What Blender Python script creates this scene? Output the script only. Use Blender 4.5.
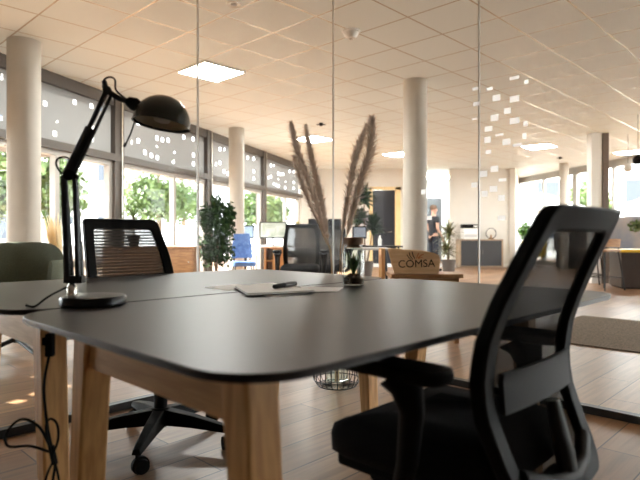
import bpy, bmesh, math, random
from mathutils import Vector, Matrix, Euler, Quaternion
random.seed(7)
S = bpy.context.scene
COL = S.collection
for o in list(bpy.data.objects): bpy.data.objects.remove(o)

# ------------------------------------------------------------------ camera, world, sun, exposure
FPX = 551.0
cd = bpy.data.cameras.new('camera'); cam = bpy.data.objects.new('camera', cd); COL.objects.link(cam)
cam.location = (0, 0, 0.93); cam.rotation_euler = (math.pi/2, 0, 0)
cd.sensor_width = 36; cd.lens = FPX/640*36; cd.shift_y = -4/640; cd.clip_start = 0.02; cd.clip_end = 300
cd.dof.use_dof = True; cd.dof.focus_distance = 2.7; cd.dof.aperture_fstop = 3.2
S.camera = cam
S.view_settings.view_transform = 'Standard'; S.view_settings.look = 'None'
S.view_settings.gamma = 1; S.view_settings.use_curve_mapping = False
S.view_settings.exposure = 1.2
W = bpy.data.worlds.new('world'); S.world = W; W.use_nodes = True
bg = W.node_tree.nodes['Background']; bg.inputs[0].default_value = (0.97, 0.985, 1.0, 1); bg.inputs[1].default_value = 4.2
sd = bpy.data.lights.new('sun', 'SUN'); sd.energy = 17; sd.angle = math.radians(0.53); sd.color = (1, 0.96, 0.86)
sun = bpy.data.objects.new('sun', sd); COL.objects.link(sun)
sun_dir = Vector((0.955, -0.297, -0.94)).normalized()
sun.rotation_euler = sun_dir.to_track_quat('-Z', 'Y').to_euler()

U = Vector((0.695, 0.719, 0)); V = Vector((-0.719, 0.695, 0))     # the two directions of the room grid
GA = math.atan2(0.719, 0.695)
HC = 2.96
FD = Vector((0.2975, 0.9547, 0)).normalized(); FO = Vector((-3.1, 7.77, 0)); FN = Vector((FD.y, -FD.x, 0))   # left facade line
def uv(u, v, z=0): return U*u + V*v + Vector((0, 0, z))
def fac(t, z=0, d=0): return FO + FD*t + FN*d + Vector((0, 0, z))
RA = Vector((7.0, 19.5, 0)); RD = Vector((1.0, -5.6, 0)).normalized(); RN = Vector((RD.y, -RD.x, 0))      # right facade, RN into the room
def rfac(t, z=0, d=0): return RA + RD*t + RN*d + Vector((0, 0, z))

# daylight portals in the two glazed facades (they only guide sky light sampling)
def portal(c, w, h, n, name):
    ld = bpy.data.lights.new(name, 'AREA'); ld.shape = 'RECTANGLE'; ld.size = w; ld.size_y = h; ld.cycles.is_portal = True
    o = bpy.data.objects.new(name, ld); COL.objects.link(o); o.location = c
    x = Vector((0, 0, 1)).cross(-n).normalized(); z = -n; y = z.cross(x)
    o.matrix_world = Matrix.Translation(c) @ Matrix((x, y, z)).transposed().to_4x4()
portal(fac(1.5, 1.45, -0.3), 14, 2.9, FN, 'portal_left')
portal(rfac(8.2, 1.45, -0.3), 17, 2.9, RN, 'portal_right')

# ------------------------------------------------------------------ materials
MATS = {}
def mat(name, col=(0.5, 0.5, 0.5), rough=0.5, metal=0, spec=0.5, **kw):
    if name in MATS: return MATS[name]
    m = bpy.data.materials.new(name); m.use_nodes = True; b = m.node_tree.nodes['Principled BSDF']
    b.inputs['Base Color'].default_value = (*col, 1); b.inputs['Roughness'].default_value = rough
    b.inputs['Metallic'].default_value = metal; b.inputs['Specular IOR Level'].default_value = spec
    for k, v in kw.items(): b.inputs[k.replace('_', ' ')].default_value = v
    MATS[name] = m; return m
def nodes(m): return m.node_tree.nodes, m.node_tree.links, m.node_tree.nodes['Principled BSDF']
def noisy(name, c1, c2, scale=8, rough=0.5, stretch=(1, 1, 1), bump=0.0, detail=4, spec=0.5, lo=0.35, hi=0.65, **kw):
    if name in MATS: return MATS[name]
    m = mat(name, c1, rough, spec=spec, **kw); N, L, b = nodes(m)
    tc = N.new('ShaderNodeTexCoord'); mp = N.new('ShaderNodeMapping'); mp.inputs['Scale'].default_value = stretch
    nz = N.new('ShaderNodeTexNoise'); nz.inputs['Scale'].default_value = scale; nz.inputs['Detail'].default_value = detail
    cr = N.new('ShaderNodeValToRGB'); cr.color_ramp.elements[0].position = lo; cr.color_ramp.elements[1].position = hi
    cr.color_ramp.elements[0].color = (*c1, 1); cr.color_ramp.elements[1].color = (*c2, 1)
    L.new(tc.outputs['Object'], mp.inputs[0]); L.new(mp.outputs[0], nz.inputs['Vector']); L.new(nz.outputs['Fac'], cr.inputs[0])
    L.new(cr.outputs[0], b.inputs['Base Color'])
    if bump:
        bp = N.new('ShaderNodeBump'); bp.inputs['Strength'].default_value = bump; bp.inputs['Distance'].default_value = 0.01
        L.new(nz.outputs['Fac'], bp.inputs['Height']); L.new(bp.outputs[0], b.inputs['Normal'])
    return m
def emis(name, col, st, base=(1, 1, 1)):
    m = mat(name, base, 0.5); b = m.node_tree.nodes['Principled BSDF']
    b.inputs['Emission Color'].default_value = (*col, 1); b.inputs['Emission Strength'].default_value = st; return m
def glass(name, tint=(1, 1, 1), refl=1.0, rough=0.0):
    if name in MATS: return MATS[name]
    m = bpy.data.materials.new(name); m.use_nodes = True; N = m.node_tree.nodes; L = m.node_tree.links
    N.clear(); out = N.new('ShaderNodeOutputMaterial'); mx = N.new('ShaderNodeMixShader')
    t = N.new('ShaderNodeBsdfTransparent'); t.inputs[0].default_value = (*tint, 1)
    g = N.new('ShaderNodeBsdfGlossy'); g.inputs['Roughness'].default_value = rough
    f = N.new('ShaderNodeFresnel'); f.inputs[0].default_value = 1.45
    mu = N.new('ShaderNodeMath'); mu.operation = 'MULTIPLY'; mu.inputs[1].default_value = refl
    L.new(f.outputs[0], mu.inputs[0]); ge = N.new('ShaderNodeNewGeometry'); iv = N.new('ShaderNodeMath'); iv.operation = 'SUBTRACT'; iv.inputs[0].default_value = 1; L.new(ge.outputs['Backfacing'], iv.inputs[1])
    m2 = N.new('ShaderNodeMath'); m2.operation = 'MULTIPLY'; L.new(mu.outputs[0], m2.inputs[0]); L.new(iv.outputs[0], m2.inputs[1])
    L.new(m2.outputs[0], mx.inputs[0]); L.new(t.outputs[0], mx.inputs[1]); L.new(g.outputs[0], mx.inputs[2])
    L.new(mx.outputs[0], out.inputs[0]); MATS[name] = m; return m

def floor_mat():
    m = mat('floor_planks', (0.3, 0.2, 0.12), 0.36, spec=0.35); N, L, b = nodes(m)
    tc = N.new('ShaderNodeTexCoord')
    br = N.new('ShaderNodeTexBrick'); br.offset = 0.37; br.offset_frequency = 2
    br.inputs['Scale'].default_value = 1; br.inputs['Brick Width'].default_value = 1.3; br.inputs['Row Height'].default_value = 0.2
    br.inputs['Mortar Size'].default_value = 0.003; br.inputs['Mortar Smooth'].default_value = 0.1; br.inputs['Bias'].default_value = 0
    br.inputs['Color1'].default_value = (0.175, 0.095, 0.050, 1); br.inputs['Color2'].default_value = (0.30, 0.172, 0.094, 1)
    br.inputs['Mortar'].default_value = (0.035, 0.02, 0.012, 1)
    mp = N.new('ShaderNodeMapping'); mp.inputs['Scale'].default_value = (1.2, 16, 1)
    nz = N.new('ShaderNodeTexNoise'); nz.inputs['Scale'].default_value = 2.2; nz.inputs['Detail'].default_value = 6; nz.inputs['Distortion'].default_value = 0.6
    cr = N.new('ShaderNodeValToRGB'); cr.color_ramp.elements[0].position = 0.3; cr.color_ramp.elements[1].position = 0.7
    cr.color_ramp.elements[0].color = (0.72, 0.70, 0.68, 1); cr.color_ramp.elements[1].color = (1.15, 1.12, 1.08, 1)
    mx = N.new('ShaderNodeMix'); mx.data_type = 'RGBA'; mx.blend_type = 'MULTIPLY'; mx.inputs[0].default_value = 1
    L.new(tc.outputs['Object'], br.inputs['Vector']); L.new(tc.outputs['Object'], mp.inputs[0]); L.new(mp.outputs[0], nz.inputs['Vector'])
    L.new(nz.outputs['Fac'], cr.inputs[0]); L.new(br.outputs['Color'], mx.inputs[6]); L.new(cr.outputs[0], mx.inputs[7])
    L.new(mx.outputs[2], b.inputs['Base Color'])
    bp = N.new('ShaderNodeBump'); bp.inputs['Strength'].default_value = 0.25; bp.inputs['Distance'].default_value = 0.003
    L.new(br.outputs['Fac'], bp.inputs['Height']); bp.invert = True; L.new(bp.outputs[0], b.inputs['Normal'])
    return m
def ceiling_mat():
    m = mat('ceiling_tiles', (0.8, 0.74, 0.65), 0.85, spec=0.2); N, L, b = nodes(m)
    tc = N.new('ShaderNodeTexCoord'); mp = N.new('ShaderNodeMapping'); mp.inputs['Location'].default_value = (-0.04, -0.566, 0)
    br = N.new('ShaderNodeTexBrick'); br.offset = 0
    br.inputs['Scale'].default_value = 1; br.inputs['Brick Width'].default_value = 0.6; br.inputs['Row Height'].default_value = 0.6
    br.inputs['Mortar Size'].default_value = 0.008; br.inputs['Mortar Smooth'].default_value = 0.0; br.inputs['Bias'].default_value = 0
    c = (0.84, 0.885, 0.88, 1); c2 = (0.82, 0.865, 0.86, 1)
    br.inputs['Color1'].default_value = c; br.inputs['Color2'].default_value = c2; br.inputs['Mortar'].default_value = (0.50, 0.42, 0.33, 1)
    L.new(tc.outputs['Object'], mp.inputs[0]); L.new(mp.outputs[0], br.inputs['Vector']); L.new(br.outputs['Color'], b.inputs['Base Color'])
    mr = N.new('ShaderNodeMapRange'); mr.inputs['To Min'].default_value = 0.85; mr.inputs['To Max'].default_value = 0.3
    L.new(br.outputs['Fac'], mr.inputs[0]); L.new(mr.outputs[0], b.inputs['Roughness']); L.new(br.outputs['Fac'], b.inputs['Metallic'])
    return m
def dots_mat():
    """grey roller blind with a scatter of small square cut-outs"""
    m = bpy.data.materials.new('dotted_blind'); m.use_nodes = True; N = m.node_tree.nodes; L = m.node_tree.links; N.clear()
    out = N.new('ShaderNodeOutputMaterial'); tc = N.new('ShaderNodeTexCoord')
    sc = N.new('ShaderNodeVectorMath'); sc.operation = 'SCALE'; sc.inputs['Scale'].default_value = 1/0.165
    fl = N.new('ShaderNodeVectorMath'); fl.operation = 'FLOOR'; fr = N.new('ShaderNodeVectorMath'); fr.operation = 'FRACTION'
    wn = N.new('ShaderNodeTexWhiteNoise'); wn.noise_dimensions = '3D'
    L.new(tc.outputs['Object'], sc.inputs[0])
    nz = N.new('ShaderNodeTexNoise'); nz.inputs['Scale'].default_value = 1.3
    L.new(tc.outputs['Object'], nz.inputs['Vector'])
    sep = N.new('ShaderNodeSeparateXYZ')
    def flat(vec):   # drop y
        c = N.new('ShaderNodeVectorMath'); c.operation = 'MULTIPLY'; c.inputs[1].default_value = (1, 0, 1); L.new(vec, c.inputs[0]); return c.outputs[0]
    f = flat(sc.outputs[0]); L.new(f, fl.inputs[0]); L.new(f, fr.inputs[0]); L.new(fl.outputs[0], wn.inputs['Vector'])
    # offset of the hole in its cell
    L.new(fr.outputs[0], sep.inputs[0])
    s2 = N.new('ShaderNodeSeparateXYZ'); L.new(wn.outputs['Color'], s2.inputs[0])
    def M(op, a, b_=None, c=None):
        n = N.new('ShaderNodeMath'); n.operation = op
        for i, x in enumerate((a, b_, c)):
            if x is None: continue
            if isinstance(x, (int, float)): n.inputs[i].default_value = x
            else: L.new(x, n.inputs[i])
        return n.outputs[0]
    def near(a, r):   # |a - (0.3+0.4 r)| < 0.22
        off = M('MULTIPLY_ADD', r, 0.4, 0.3); return M('LESS_THAN', M('ABSOLUTE', M('SUBTRACT', a, off)), 0.2)
    hx = near(sep.outputs[0], s2.outputs[0]); hz = near(sep.outputs[2], s2.outputs[1])
    dens = M('MULTIPLY_ADD', nz.outputs['Fac'], 1.0, -0.16)
    on = M('LESS_THAN', wn.outputs['Value'], dens)
    hole = M('MULTIPLY', M('MULTIPLY', hx, hz), on)
    d = N.new('ShaderNodeBsdfDiffuse'); d.inputs[0].default_value = (0.20, 0.197, 0.193, 1)
    tl = N.new('ShaderNodeBsdfTranslucent'); tl.inputs[0].default_value = (0.022, 0.022, 0.022, 1)
    ad = N.new('ShaderNodeAddShader'); L.new(d.outputs[0], ad.inputs[0]); L.new(tl.outputs[0], ad.inputs[1])
    tr = N.new('ShaderNodeBsdfTransparent'); mx = N.new('ShaderNodeMixShader')
    L.new(hole, mx.inputs[0]); L.new(ad.outputs[0], mx.inputs[1]); L.new(tr.outputs[0], mx.inputs[2]); L.new(mx.outputs[0], out.inputs[0])
    MATS['dotted_blind'] = m; return m
def mesh_mat(name, col, fill=0.62, sc=45, amp=0.1):
    """knitted mesh fabric: fine horizontal yarns with gaps"""
    m = bpy.data.materials.new(name); m.use_nodes = True; N = m.node_tree.nodes; L = m.node_tree.links; N.clear()
    out = N.new('ShaderNodeOutputMaterial'); tc = N.new('ShaderNodeTexCoord')
    wv = N.new('ShaderNodeTexWave'); wv.bands_direction = 'Z'; wv.inputs['Scale'].default_value = sc; wv.inputs['Distortion'].default_value = 1.2
    wv.inputs['Detail'].default_value = 2; wv.inputs['Detail Scale'].default_value = 3
    L.new(tc.outputs['Object'], wv.inputs['Vector'])
    mr = N.new('ShaderNodeMapRange'); mr.inputs['To Min'].default_value = fill-amp; mr.inputs['To Max'].default_value = fill+amp
    L.new(wv.outputs['Fac'], mr.inputs[0])
    d = N.new('ShaderNodeBsdfDiffuse'); d.inputs[0].default_value = (*col, 1); tr = N.new('ShaderNodeBsdfTransparent')
    mx = N.new('ShaderNodeMixShader'); L.new(mr.outputs[0], mx.inputs[0]); L.new(tr.outputs[0], mx.inputs[1]); L.new(d.outputs[0], mx.inputs[2])
    L.new(mx.outputs[0], out.inputs[0]); MATS[name] = m; return m

WALL = noisy('cream_plaster', (0.68, 0.645, 0.59), (0.71, 0.675, 0.62), 3, 0.85, spec=0.2)
REARW = noisy('pale_wood_panelling', (0.38, 0.33, 0.27), (0.44, 0.39, 0.33), 3, 0.7, stretch=(4, 4, 0.4))
WHITEP = mat('white_plaster', (0.80, 0.80, 0.78), 0.8, spec=0.2)
COLM = noisy('column_paint', (0.50, 0.47, 0.42), (0.53, 0.50, 0.445), 5, 0.6, spec=0.3)
DESK = noisy('dark_desk_laminate', (0.026, 0.022, 0.020), (0.030, 0.025, 0.023), 60, 0.40, spec=0.22)
EDGE = mat('black_desk_edge', (0.008, 0.008, 0.008), 0.45)
OAK = noisy('light_oak', (0.52, 0.27, 0.095), (0.72, 0.42, 0.17), 5, 0.45, stretch=(14, 14, 1.2), spec=0.4)
OAKH = noisy('light_oak_rail', (0.52, 0.28, 0.10), (0.68, 0.40, 0.165), 5, 0.45, stretch=(14, 1.2, 14), spec=0.4)
WOODR = noisy('warm_brown_wood', (0.26, 0.13, 0.06), (0.40, 0.22, 0.10), 4, 0.45, stretch=(2, 2, 10))
CRATE = noisy('pale_crate_wood', (0.64, 0.42, 0.23), (0.76, 0.54, 0.33), 6, 0.6, stretch=(1, 1, 8))
BLACK = mat('black_plastic', (0.005, 0.0047, 0.0045), 0.6, spec=0.11)
BLACKF = noisy('black_fabric', (0.006, 0.006, 0.007), (0.011, 0.011, 0.012), 300, 0.9, spec=0.15)
BMETAL = mat('black_metal', (0.008, 0.008, 0.008), 0.4, spec=0.4)
DBRON = mat('dark_bronze_frame', (0.075, 0.062, 0.052), 0.45)
ALU = mat('aluminium_frame', (0.36, 0.34, 0.31), 0.4, 0.3)
CHROME = mat('brushed_steel', (0.6, 0.57, 0.52), 0.25, 1)
WHITE = mat('white_lacquer', (0.8, 0.8, 0.78), 0.4)
MESHG = mesh_mat('grey_mesh', (0.055, 0.050, 0.046), 0.93, 22, 0.08)
MESHB = mesh_mat('black_mesh', (0.012, 0.011, 0.010), 0.91, 90, 0.03)
GREYP = mat('dark_grey_plastic', (0.016, 0.015, 0.014), 0.6, spec=0.2)
PAPER = mat('white_paper', (0.94, 0.94, 0.93), 0.7)
PANE = glass('partition_glass', (0.97, 0.985, 0.98), 0.13)
WPANE = glass('window_glass', (0.97, 0.98, 0.98), 0.6)
GLASSY = glass('jar_glass', (0.93, 0.96, 0.94), 1.4, 0.02)

# ------------------------------------------------------------------ mesh helpers
def link(name, bm, m, parent=None, smooth=None, loc=None, rotz=None, bevel=0, seg=2):
    bmesh.ops.recalc_face_normals(bm, faces=bm.faces)
    me = bpy.data.meshes.new(name); bm.to_mesh(me); bm.free()
    for x in (m if isinstance(m, (list, tuple)) else [m]): me.materials.append(x)
    o = bpy.data.objects.new(name, me); COL.objects.link(o)
    if parent is not None: o.parent = parent
    if loc is not None: o.location = loc
    if rotz is not None: o.rotation_euler = (0, 0, rotz)
    if smooth is not None:
        a = math.radians(smooth)
        for p in me.polygons: p.use_smooth = True
        b2 = bmesh.new(); b2.from_mesh(me)
        for e in b2.edges:
            if len(e.link_faces) == 2 and e.calc_face_angle(0) > a: e.smooth = False
        b2.to_mesh(me); b2.free()
    if bevel:
        md = o.modifiers.new('bevel', 'BEVEL'); md.width = bevel; md.segments = seg; md.limit_method = 'ANGLE'; md.angle_limit = 0.6
    return o
def B(): return bmesh.new()
def box(bm, c, s, R=None, mi=0, taper=None):
    """box centred at c with full sizes s; R optional 3x3/euler z angle; taper=(tx,ty) scale of the top"""
    if R is None: R = Matrix.Identity(3)
    elif isinstance(R, (int, float)): R = Matrix.Rotation(R, 3, 'Z')
    vs = []
    for z in (-1, 1):
        for x, y in ((-1, -1), (1, -1), (1, 1), (-1, 1)):
            k = taper if (taper and z > 0) else (1, 1)
            vs.append(bm.verts.new(Vector(c) + R @ Vector((x*s[0]/2*k[0], y*s[1]/2*k[1], z*s[2]/2))))
    for f in ((0, 3, 2, 1), (4, 5, 6, 7), (0, 1, 5, 4), (1, 2, 6, 5), (2, 3, 7, 6), (3, 0, 4, 7)):
        bm.faces.new([vs[i] for i in f]).material_index = mi
def ring(bm, c, ax, r, n, ref=None, sq=None):
    ax = ax.normalized(); ref = ref or (Vector((0, 0, 1)) if abs(ax.z) < 0.9 else Vector((1, 0, 0)))
    x = ref.cross(ax).normalized(); y = ax.cross(x)
    return [bm.verts.new(c + x*math.cos(2*math.pi*i/n)*r*(sq or 1) + y*math.sin(2*math.pi*i/n)*r) for i in range(n)]
def tube(bm, pts, r, n=10, mi=0, sq=None, cap=True):
    pts = [Vector(p) for p in pts]; rs = r if isinstance(r, (list, tuple)) else [r]*len(pts)
    rings = []; ref = None
    d0 = (pts[1]-pts[0]).normalized(); ref = Vector((0, 0, 1)) if abs(d0.z) < 0.9 else Vector((1, 0, 0))
    for i, p in enumerate(pts):
        d = (pts[min(i+1, len(pts)-1)] - pts[max(i-1, 0)]).normalized()
        x = ref.cross(d); x = x.normalized() if x.length > 1e-4 else d.orthogonal().normalized(); y = d.cross(x); ref = y
        rings.append([bm.verts.new(p + x*math.cos(2*math.pi*k/n)*rs[i]*(sq or 1) + y*math.sin(2*math.pi*k/n)*rs[i]) for k in range(n)])
    for a, b in zip(rings, rings[1:]):
        for k in range(n): bm.faces.new((a[k], a[(k+1) % n], b[(k+1) % n], b[k])).material_index = mi
    if cap:
        bm.faces.new(rings[0]).material_index = mi; bm.faces.new(rings[-1]).material_index = mi
def lathe(bm, prof, c=(0, 0, 0), n=32, M=None, mi=0, closed=False):
    """prof: list of (r,z)"""
    c = Vector(c); M = M or Matrix.Identity(3); rings = []
    for r, z in prof:
        if r < 1e-6: rings.append([bm.verts.new(c + M @ Vector((0, 0, z)))])
        else: rings.append([bm.verts.new(c + M @ Vector((r*math.cos(2*math.pi*k/n), r*math.sin(2*math.pi*k/n), z))) for k in range(n)])
    prs = list(zip(rings, rings[1:])) + ([(rings[-1], rings[0])] if closed else [])
    for a, b in prs:
        for k in range(n):
            k2 = (k+1) % n
            vs = [a[k], a[k2], b[k2], b[k]] if len(a) > 1 and len(b) > 1 else ([a[k], a[k2], b[0]] if len(b) == 1 and len(a) > 1 else ([a[0], b[k2], b[k]] if len(a) == 1 and len(b) > 1 else None))
            if vs: bm.faces.new(vs).material_index = mi
    if not closed:
        for r in (rings[0], rings[-1]):
            if len(r) > 1: bm.faces.new(r).material_index = mi
def prism(bm, pts, z0, z1, mi=0, mtop=None):
    a = [bm.verts.new((p[0], p[1], z0)) for p in pts]; b = [bm.verts.new((p[0], p[1], z1)) for p in pts]; n = len(pts)
    for i in range(n): bm.faces.new((a[i], a[(i+1) % n], b[(i+1) % n], b[i])).material_index = mi
    bm.faces.new(a).material_index = mi; bm.faces.new(b).material_index = mi if mtop is None else mtop
def rrect(x0, y0, x1, y1, r, n=10):
    out = []
    for cx, cy, a0 in ((x1-r, y1-r, 0), (x0+r, y1-r, 90), (x0+r, y0+r, 180), (x1-r, y0+r, 270)):
        for i in range(n+1):
            a = math.radians(a0 + 90*i/n); out.append((cx + r*math.cos(a), cy + r*math.sin(a)))
    return out
def empty(name, loc=(0, 0, 0), rotz=0, label=None, cat=None, group=None, kind=None, scale=None):
    o = bpy.data.objects.new(name, None); COL.objects.link(o); o.empty_display_size = 0.1
    o.location = loc; o.rotation_euler = (0, 0, rotz)
    if scale: o.scale = (scale,)*3
    return tag(o, label, cat, group, kind)
def tag(o, label=None, cat=None, group=None, kind=None):
    if label: o['label'] = label
    if cat: o['category'] = cat
    if group: o['group'] = group
    if kind: o['kind'] = kind
    return o
def kids(o): return [c for c in bpy.data.objects if c.parent == o]
def copy_tree(o, parent=None):
    c = o.copy(); COL.objects.link(c); c.parent = parent
    for ch in kids(o): copy_tree(ch, c)
    return c
def dup(o, loc, rotz, label, group=None, scale=None):
    c = copy_tree(o); c.location = loc; c.rotation_euler = (0, 0, rotz); c['label'] = label
    if group: c['group'] = group
    if scale: c.scale = (scale,)*3
    return c
def struct(name, bm, m, parent=None, **k):
    o = link(name, bm, m, parent, **k)
    if parent is None: o['kind'] = 'structure'
    return o
def text_mesh(s, size, ext=0.001):
    cu = bpy.data.curves.new('txt', 'FONT'); cu.body = s; cu.size = size; cu.extrude = ext; cu.align_x = 'CENTER'; cu.align_y = 'CENTER'
    o = bpy.data.objects.new('txt', cu); COL.objects.link(o)
    dg = bpy.context.evaluated_depsgraph_get(); me = bpy.data.meshes.new_from_object(o.evaluated_get(dg))
    bpy.data.objects.remove(o); return me

# ------------------------------------------------------------------ room shell
FLOORP = [(-9, -7), (16, -7), (16, 24), (-9, 24)]
bm = B(); box(bm, (6.0, 4.0, -0.05), (34, 34, 0.1)); struct('floor', bm, floor_mat(), rotz=GA)
# ceiling: polygon between the two facades, built in grid coordinates so its tiles follow the grid
def w2l(p): return (p.dot(U), p.dot(V))
cp = [fac(-13.6), fac(9.2), Vector((-0.3, 21.5, 0)), Vector((7.2, 21.5, 0)), rfac(0), rfac(26)]
bm = B(); prism(bm, [w2l(p) for p in cp], HC, HC+0.1); struct('ceiling', bm, ceiling_mat(), rotz=GA)
bm = B(); a, b = fac(-13.6), rfac(26); mid = (a+b)/2; d = b-a
box(bm, mid + Vector((0, 0, HC/2)), (d.length, 0.15, HC), math.atan2(d.y, d.x)); struct('wall_behind', bm, REARW)

# far wall with a doorway and a corridor opening
YW = 16.6
bm = B()
def wbox(x0, x1, z0=0, z1=HC, y=YW, th=0.18): box(bm, ((x0+x1)/2, y+th/2, (z0+z1)/2), (x1-x0, th, z1-z0))
wbox(-0.45, 1.52); wbox(1.52, 2.42, 2.36, HC); wbox(2.42, 3.22); wbox(3.92, 5.78)
struct('wall_far', bm, WALL)
bm = B(); box(bm, (5.78+0.6, 18.05, HC/2), (0.16, 3.3, HC), Matrix.Rotation(-0.38, 3, 'Z')); struct('wall_right', bm, WALL)
bm = B(); box(bm, (4.0, 20.2, HC/2), (3.4, 0.15, HC)); box(bm, (5.4, 18.5, HC/2), (0.1, 3.4, HC)); box(bm, (2.7, 18.5, HC/2), (0.1, 3.4, HC))
struct('wall_corridor', bm, mat('corridor_paint', (0.78, 0.82, 0.80), 0.7))
bm = B(); box(bm, (4.02, 20.08, 1.15), (0.8, 0.06, 2.3)); d2 = struct('door_2', bm, mat('dark_door', (0.06, 0.065, 0.075), 0.4))
bm = B(); tube(bm, [(4.32, 20.02, 1.05), (4.2, 20.02, 1.05)], 0.012); link('door_handle', bm, CHROME, d2)
# pale wooden door surround and dark glazed door
e = empty('door_1', (1.97, YW, 0), kind='structure')
PALEW = noisy('pale_yellow_wood', (0.72, 0.52, 0.24), (0.80, 0.60, 0.32), 4, 0.5, stretch=(10, 10, 1))
bm = B()
box(bm, (-0.44, -0.02, 1.2), (0.10, 0.12, 2.4)); box(bm, (0.37, -0.02, 1.2), (0.16, 0.12, 2.4)); box(bm, (-0.02, -0.02, 2.36), (0.94, 0.12, 0.09))
link('door_frame', bm, PALEW, e)
bm = B(); box(bm, (-0.05, 0.06, 1.16), (0.70, 0.05, 2.3)); link('door_leaf', bm, mat('dark_glass_door', (0.035, 0.037, 0.045), 0.2), e)
bm = B(); tube(bm, [(0.18, 0.0, 1.05), (0.18, -0.02, 1.05), (0.08, -0.02, 1.05)], 0.012); link('door_handle', bm, CHROME, e)
bm = B(); box(bm, (2.67, YW-0.01, 0.05), (6.2, 0.02, 0.1)); o = struct('baseboard_far', bm, WHITE)
o.hide_render = False

# left glazed facade: eight bays
DOTS = dots_mat()
fa = math.atan2(FD.y, FD.x)
for i, t0 in enumerate((-5.1, -2.4, 0.3, 3.0, 5.7)):
    L_ = 2.7
    e = empty('window_%d' % (i+1), fac(t0), fa, kind='structure')
    bm = B()
    for x in (0.13, L_/2+0.2, L_-0.13): box(bm, (x, 0, 1.03), (0.07, 0.09, 1.96))
    for z in (0.06, 1.98): box(bm, (L_/2, 0, z), (L_-0.2, 0.1, 0.12 if z < 1 else 0.07))
    link('window_frame', bm, ALU, e)
    bm = B(); box(bm, (L_/2, -0.04, 2.06), (L_, 0.16, 0.10)); link('transom', bm, DBRON, e)
    bm = B(); box(bm, (L_/2, 0, 2.885), (L_, 0.16, 0.15)); link('header', bm, DBRON, e)
    bm = B(); box(bm, (0, 0, HC/2), (0.2, 0.2, HC)); link('pillar', bm, DBRON, e)
    bm = B(); box(bm, (0.03, -0.11, HC/2), (0.03, 0.03, HC-0.02)); link('trim_strip', bm, CHROME, e)
    bm = B(); box(bm, (L_/2, 0.02, 1.02), (L_-0.2, 0.008, 1.9)); link('pane', bm, WPANE, e)
    bm = B(); vs = [bm.verts.new(p) for p in ((0.1, -0.02, 2.11), (L_-0.1, -0.02, 2.11), (L_-0.1, -0.02, 2.81), (0.1, -0.02, 2.81))]; bm.faces.new(vs)
    link('dotted_blind', bm, DOTS, e)
    if t0 < 0: bm = B(); box(bm, (L_/2, 0.75, 2.16), (L_, 1.3, 0.05)); link('added_sun_canopy', bm, DBRON, e)  # canopy added to keep direct sun out of the lower windows
bm = B(); box(bm, fac(8.75, HC/2), (0.8, 0.2, HC), fa); struct('wall_left', bm, WALL)
bm = B(); box(bm, fac(-9.4, HC/2), (8.6, 0.2, HC), fa); struct('wall_left_rear_blocker', bm, REARW)  # unseen solid wall in place of glazing, added to cut light from behind

# right glazed facade
ra = math.atan2(RD.y, RD.x)
for i in range(6):
    t0 = i*3.25; L_ = 3.25
    e = empty('window_%d' % (i+9), rfac(t0), ra, kind='structure')
    bm = B()
    for x in (0.05, L_/2, L_-0.05): box(bm, (x, 0, 1.45), (0.08, 0.1, 2.9))
    for z in (0.06, 2.86): box(bm, (L_/2, 0, z), (L_, 0.1, 0.12 if z < 1 else 0.2))
    link('window_frame', bm, ALU, e)
    bm = B(); box(bm, (L_/2, 0.0, 1.45), (L_-0.1, 0.008, 2.75)); link('pane', bm, WPANE, e)

bm = B(); box(bm, rfac(22.75, HC/2), (6.5, 0.2, HC), ra); struct('wall_right_rear_blocker', bm, REARW)  # out-of-view wall added instead of windows to hold back rear daylight
# round and square columns
def column(px, depth, r=0.155):
    x = (px-320)/FPX*depth; bm = B(); lathe(bm, [(r, 0), (r, HC)], n=48)
    o = link('round_column', bm, COLM, smooth=40, loc=(x, depth, 0)); return o
for n_, (px, dp, r, lb) in enumerate(((24, 5.75, 0.16, 'nearest'), (415, 7.2, 0.155, 'mid'), (236.5, 10.4, 0.145, 'far'), (564, 15.4, 0.12, 'fr'))):
    o = column(px, dp, r); o.name = 'trim_column_%d' % (n_+1); o['kind'] = 'structure'
bm = B(); box(bm, (5.45, 10.95, HC/2), (0.2, 0.2, HC)); struct('trim_column_5', bm, WHITEP)
bm = B(); box(bm, (5.62, 10.95, HC/2), (0.12, 0.24, HC)); struct('trim_column_6', bm, mat('brown_post', (0.14, 0.10, 0.075), 0.6))

# glass partition of the meeting corner
CX = Vector((0.1, 4.17, 0)); BLKT = mat('black_track', (0.01, 0.01, 0.01), 0.4)
def gpanel(k, o, d, seamlight):
    a = math.atan2(d.y, d.x); e = empty('window_%d' % k, o, a, kind='structure')
    bm = B(); box(bm, (0.6, 0, HC/2+0.01), (1.194, 0.01, HC-0.05)); link('glass_panel', bm, PANE, e)
    bm = B(); box(bm, (0.6, 0, 0.02), (1.2, 0.045, 0.04)); link('floor_track', bm, BLKT, e)
    bm = B(); box(bm, (1.2, 0, HC/2), (0.008, 0.012, HC-0.05)); link('joint_strip', bm, mat('joint_seal', (0.62, 0.60, 0.56), 0.3), e)
    return e
GL = [gpanel(21+i, CX - U*1.2*i, -U, 1) for i in range(4)]
GR = [gpanel(25+i, CX - V*1.2*i, -V, 1) for i in range(4)]
bm = B(); box(bm, CX+Vector((0, 0, HC/2)), (0.01, 0.01, HC-0.05), GA); struct('trim_corner_joint', bm, mat('corner_seal', (0.5, 0.48, 0.45), 0.3))
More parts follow.
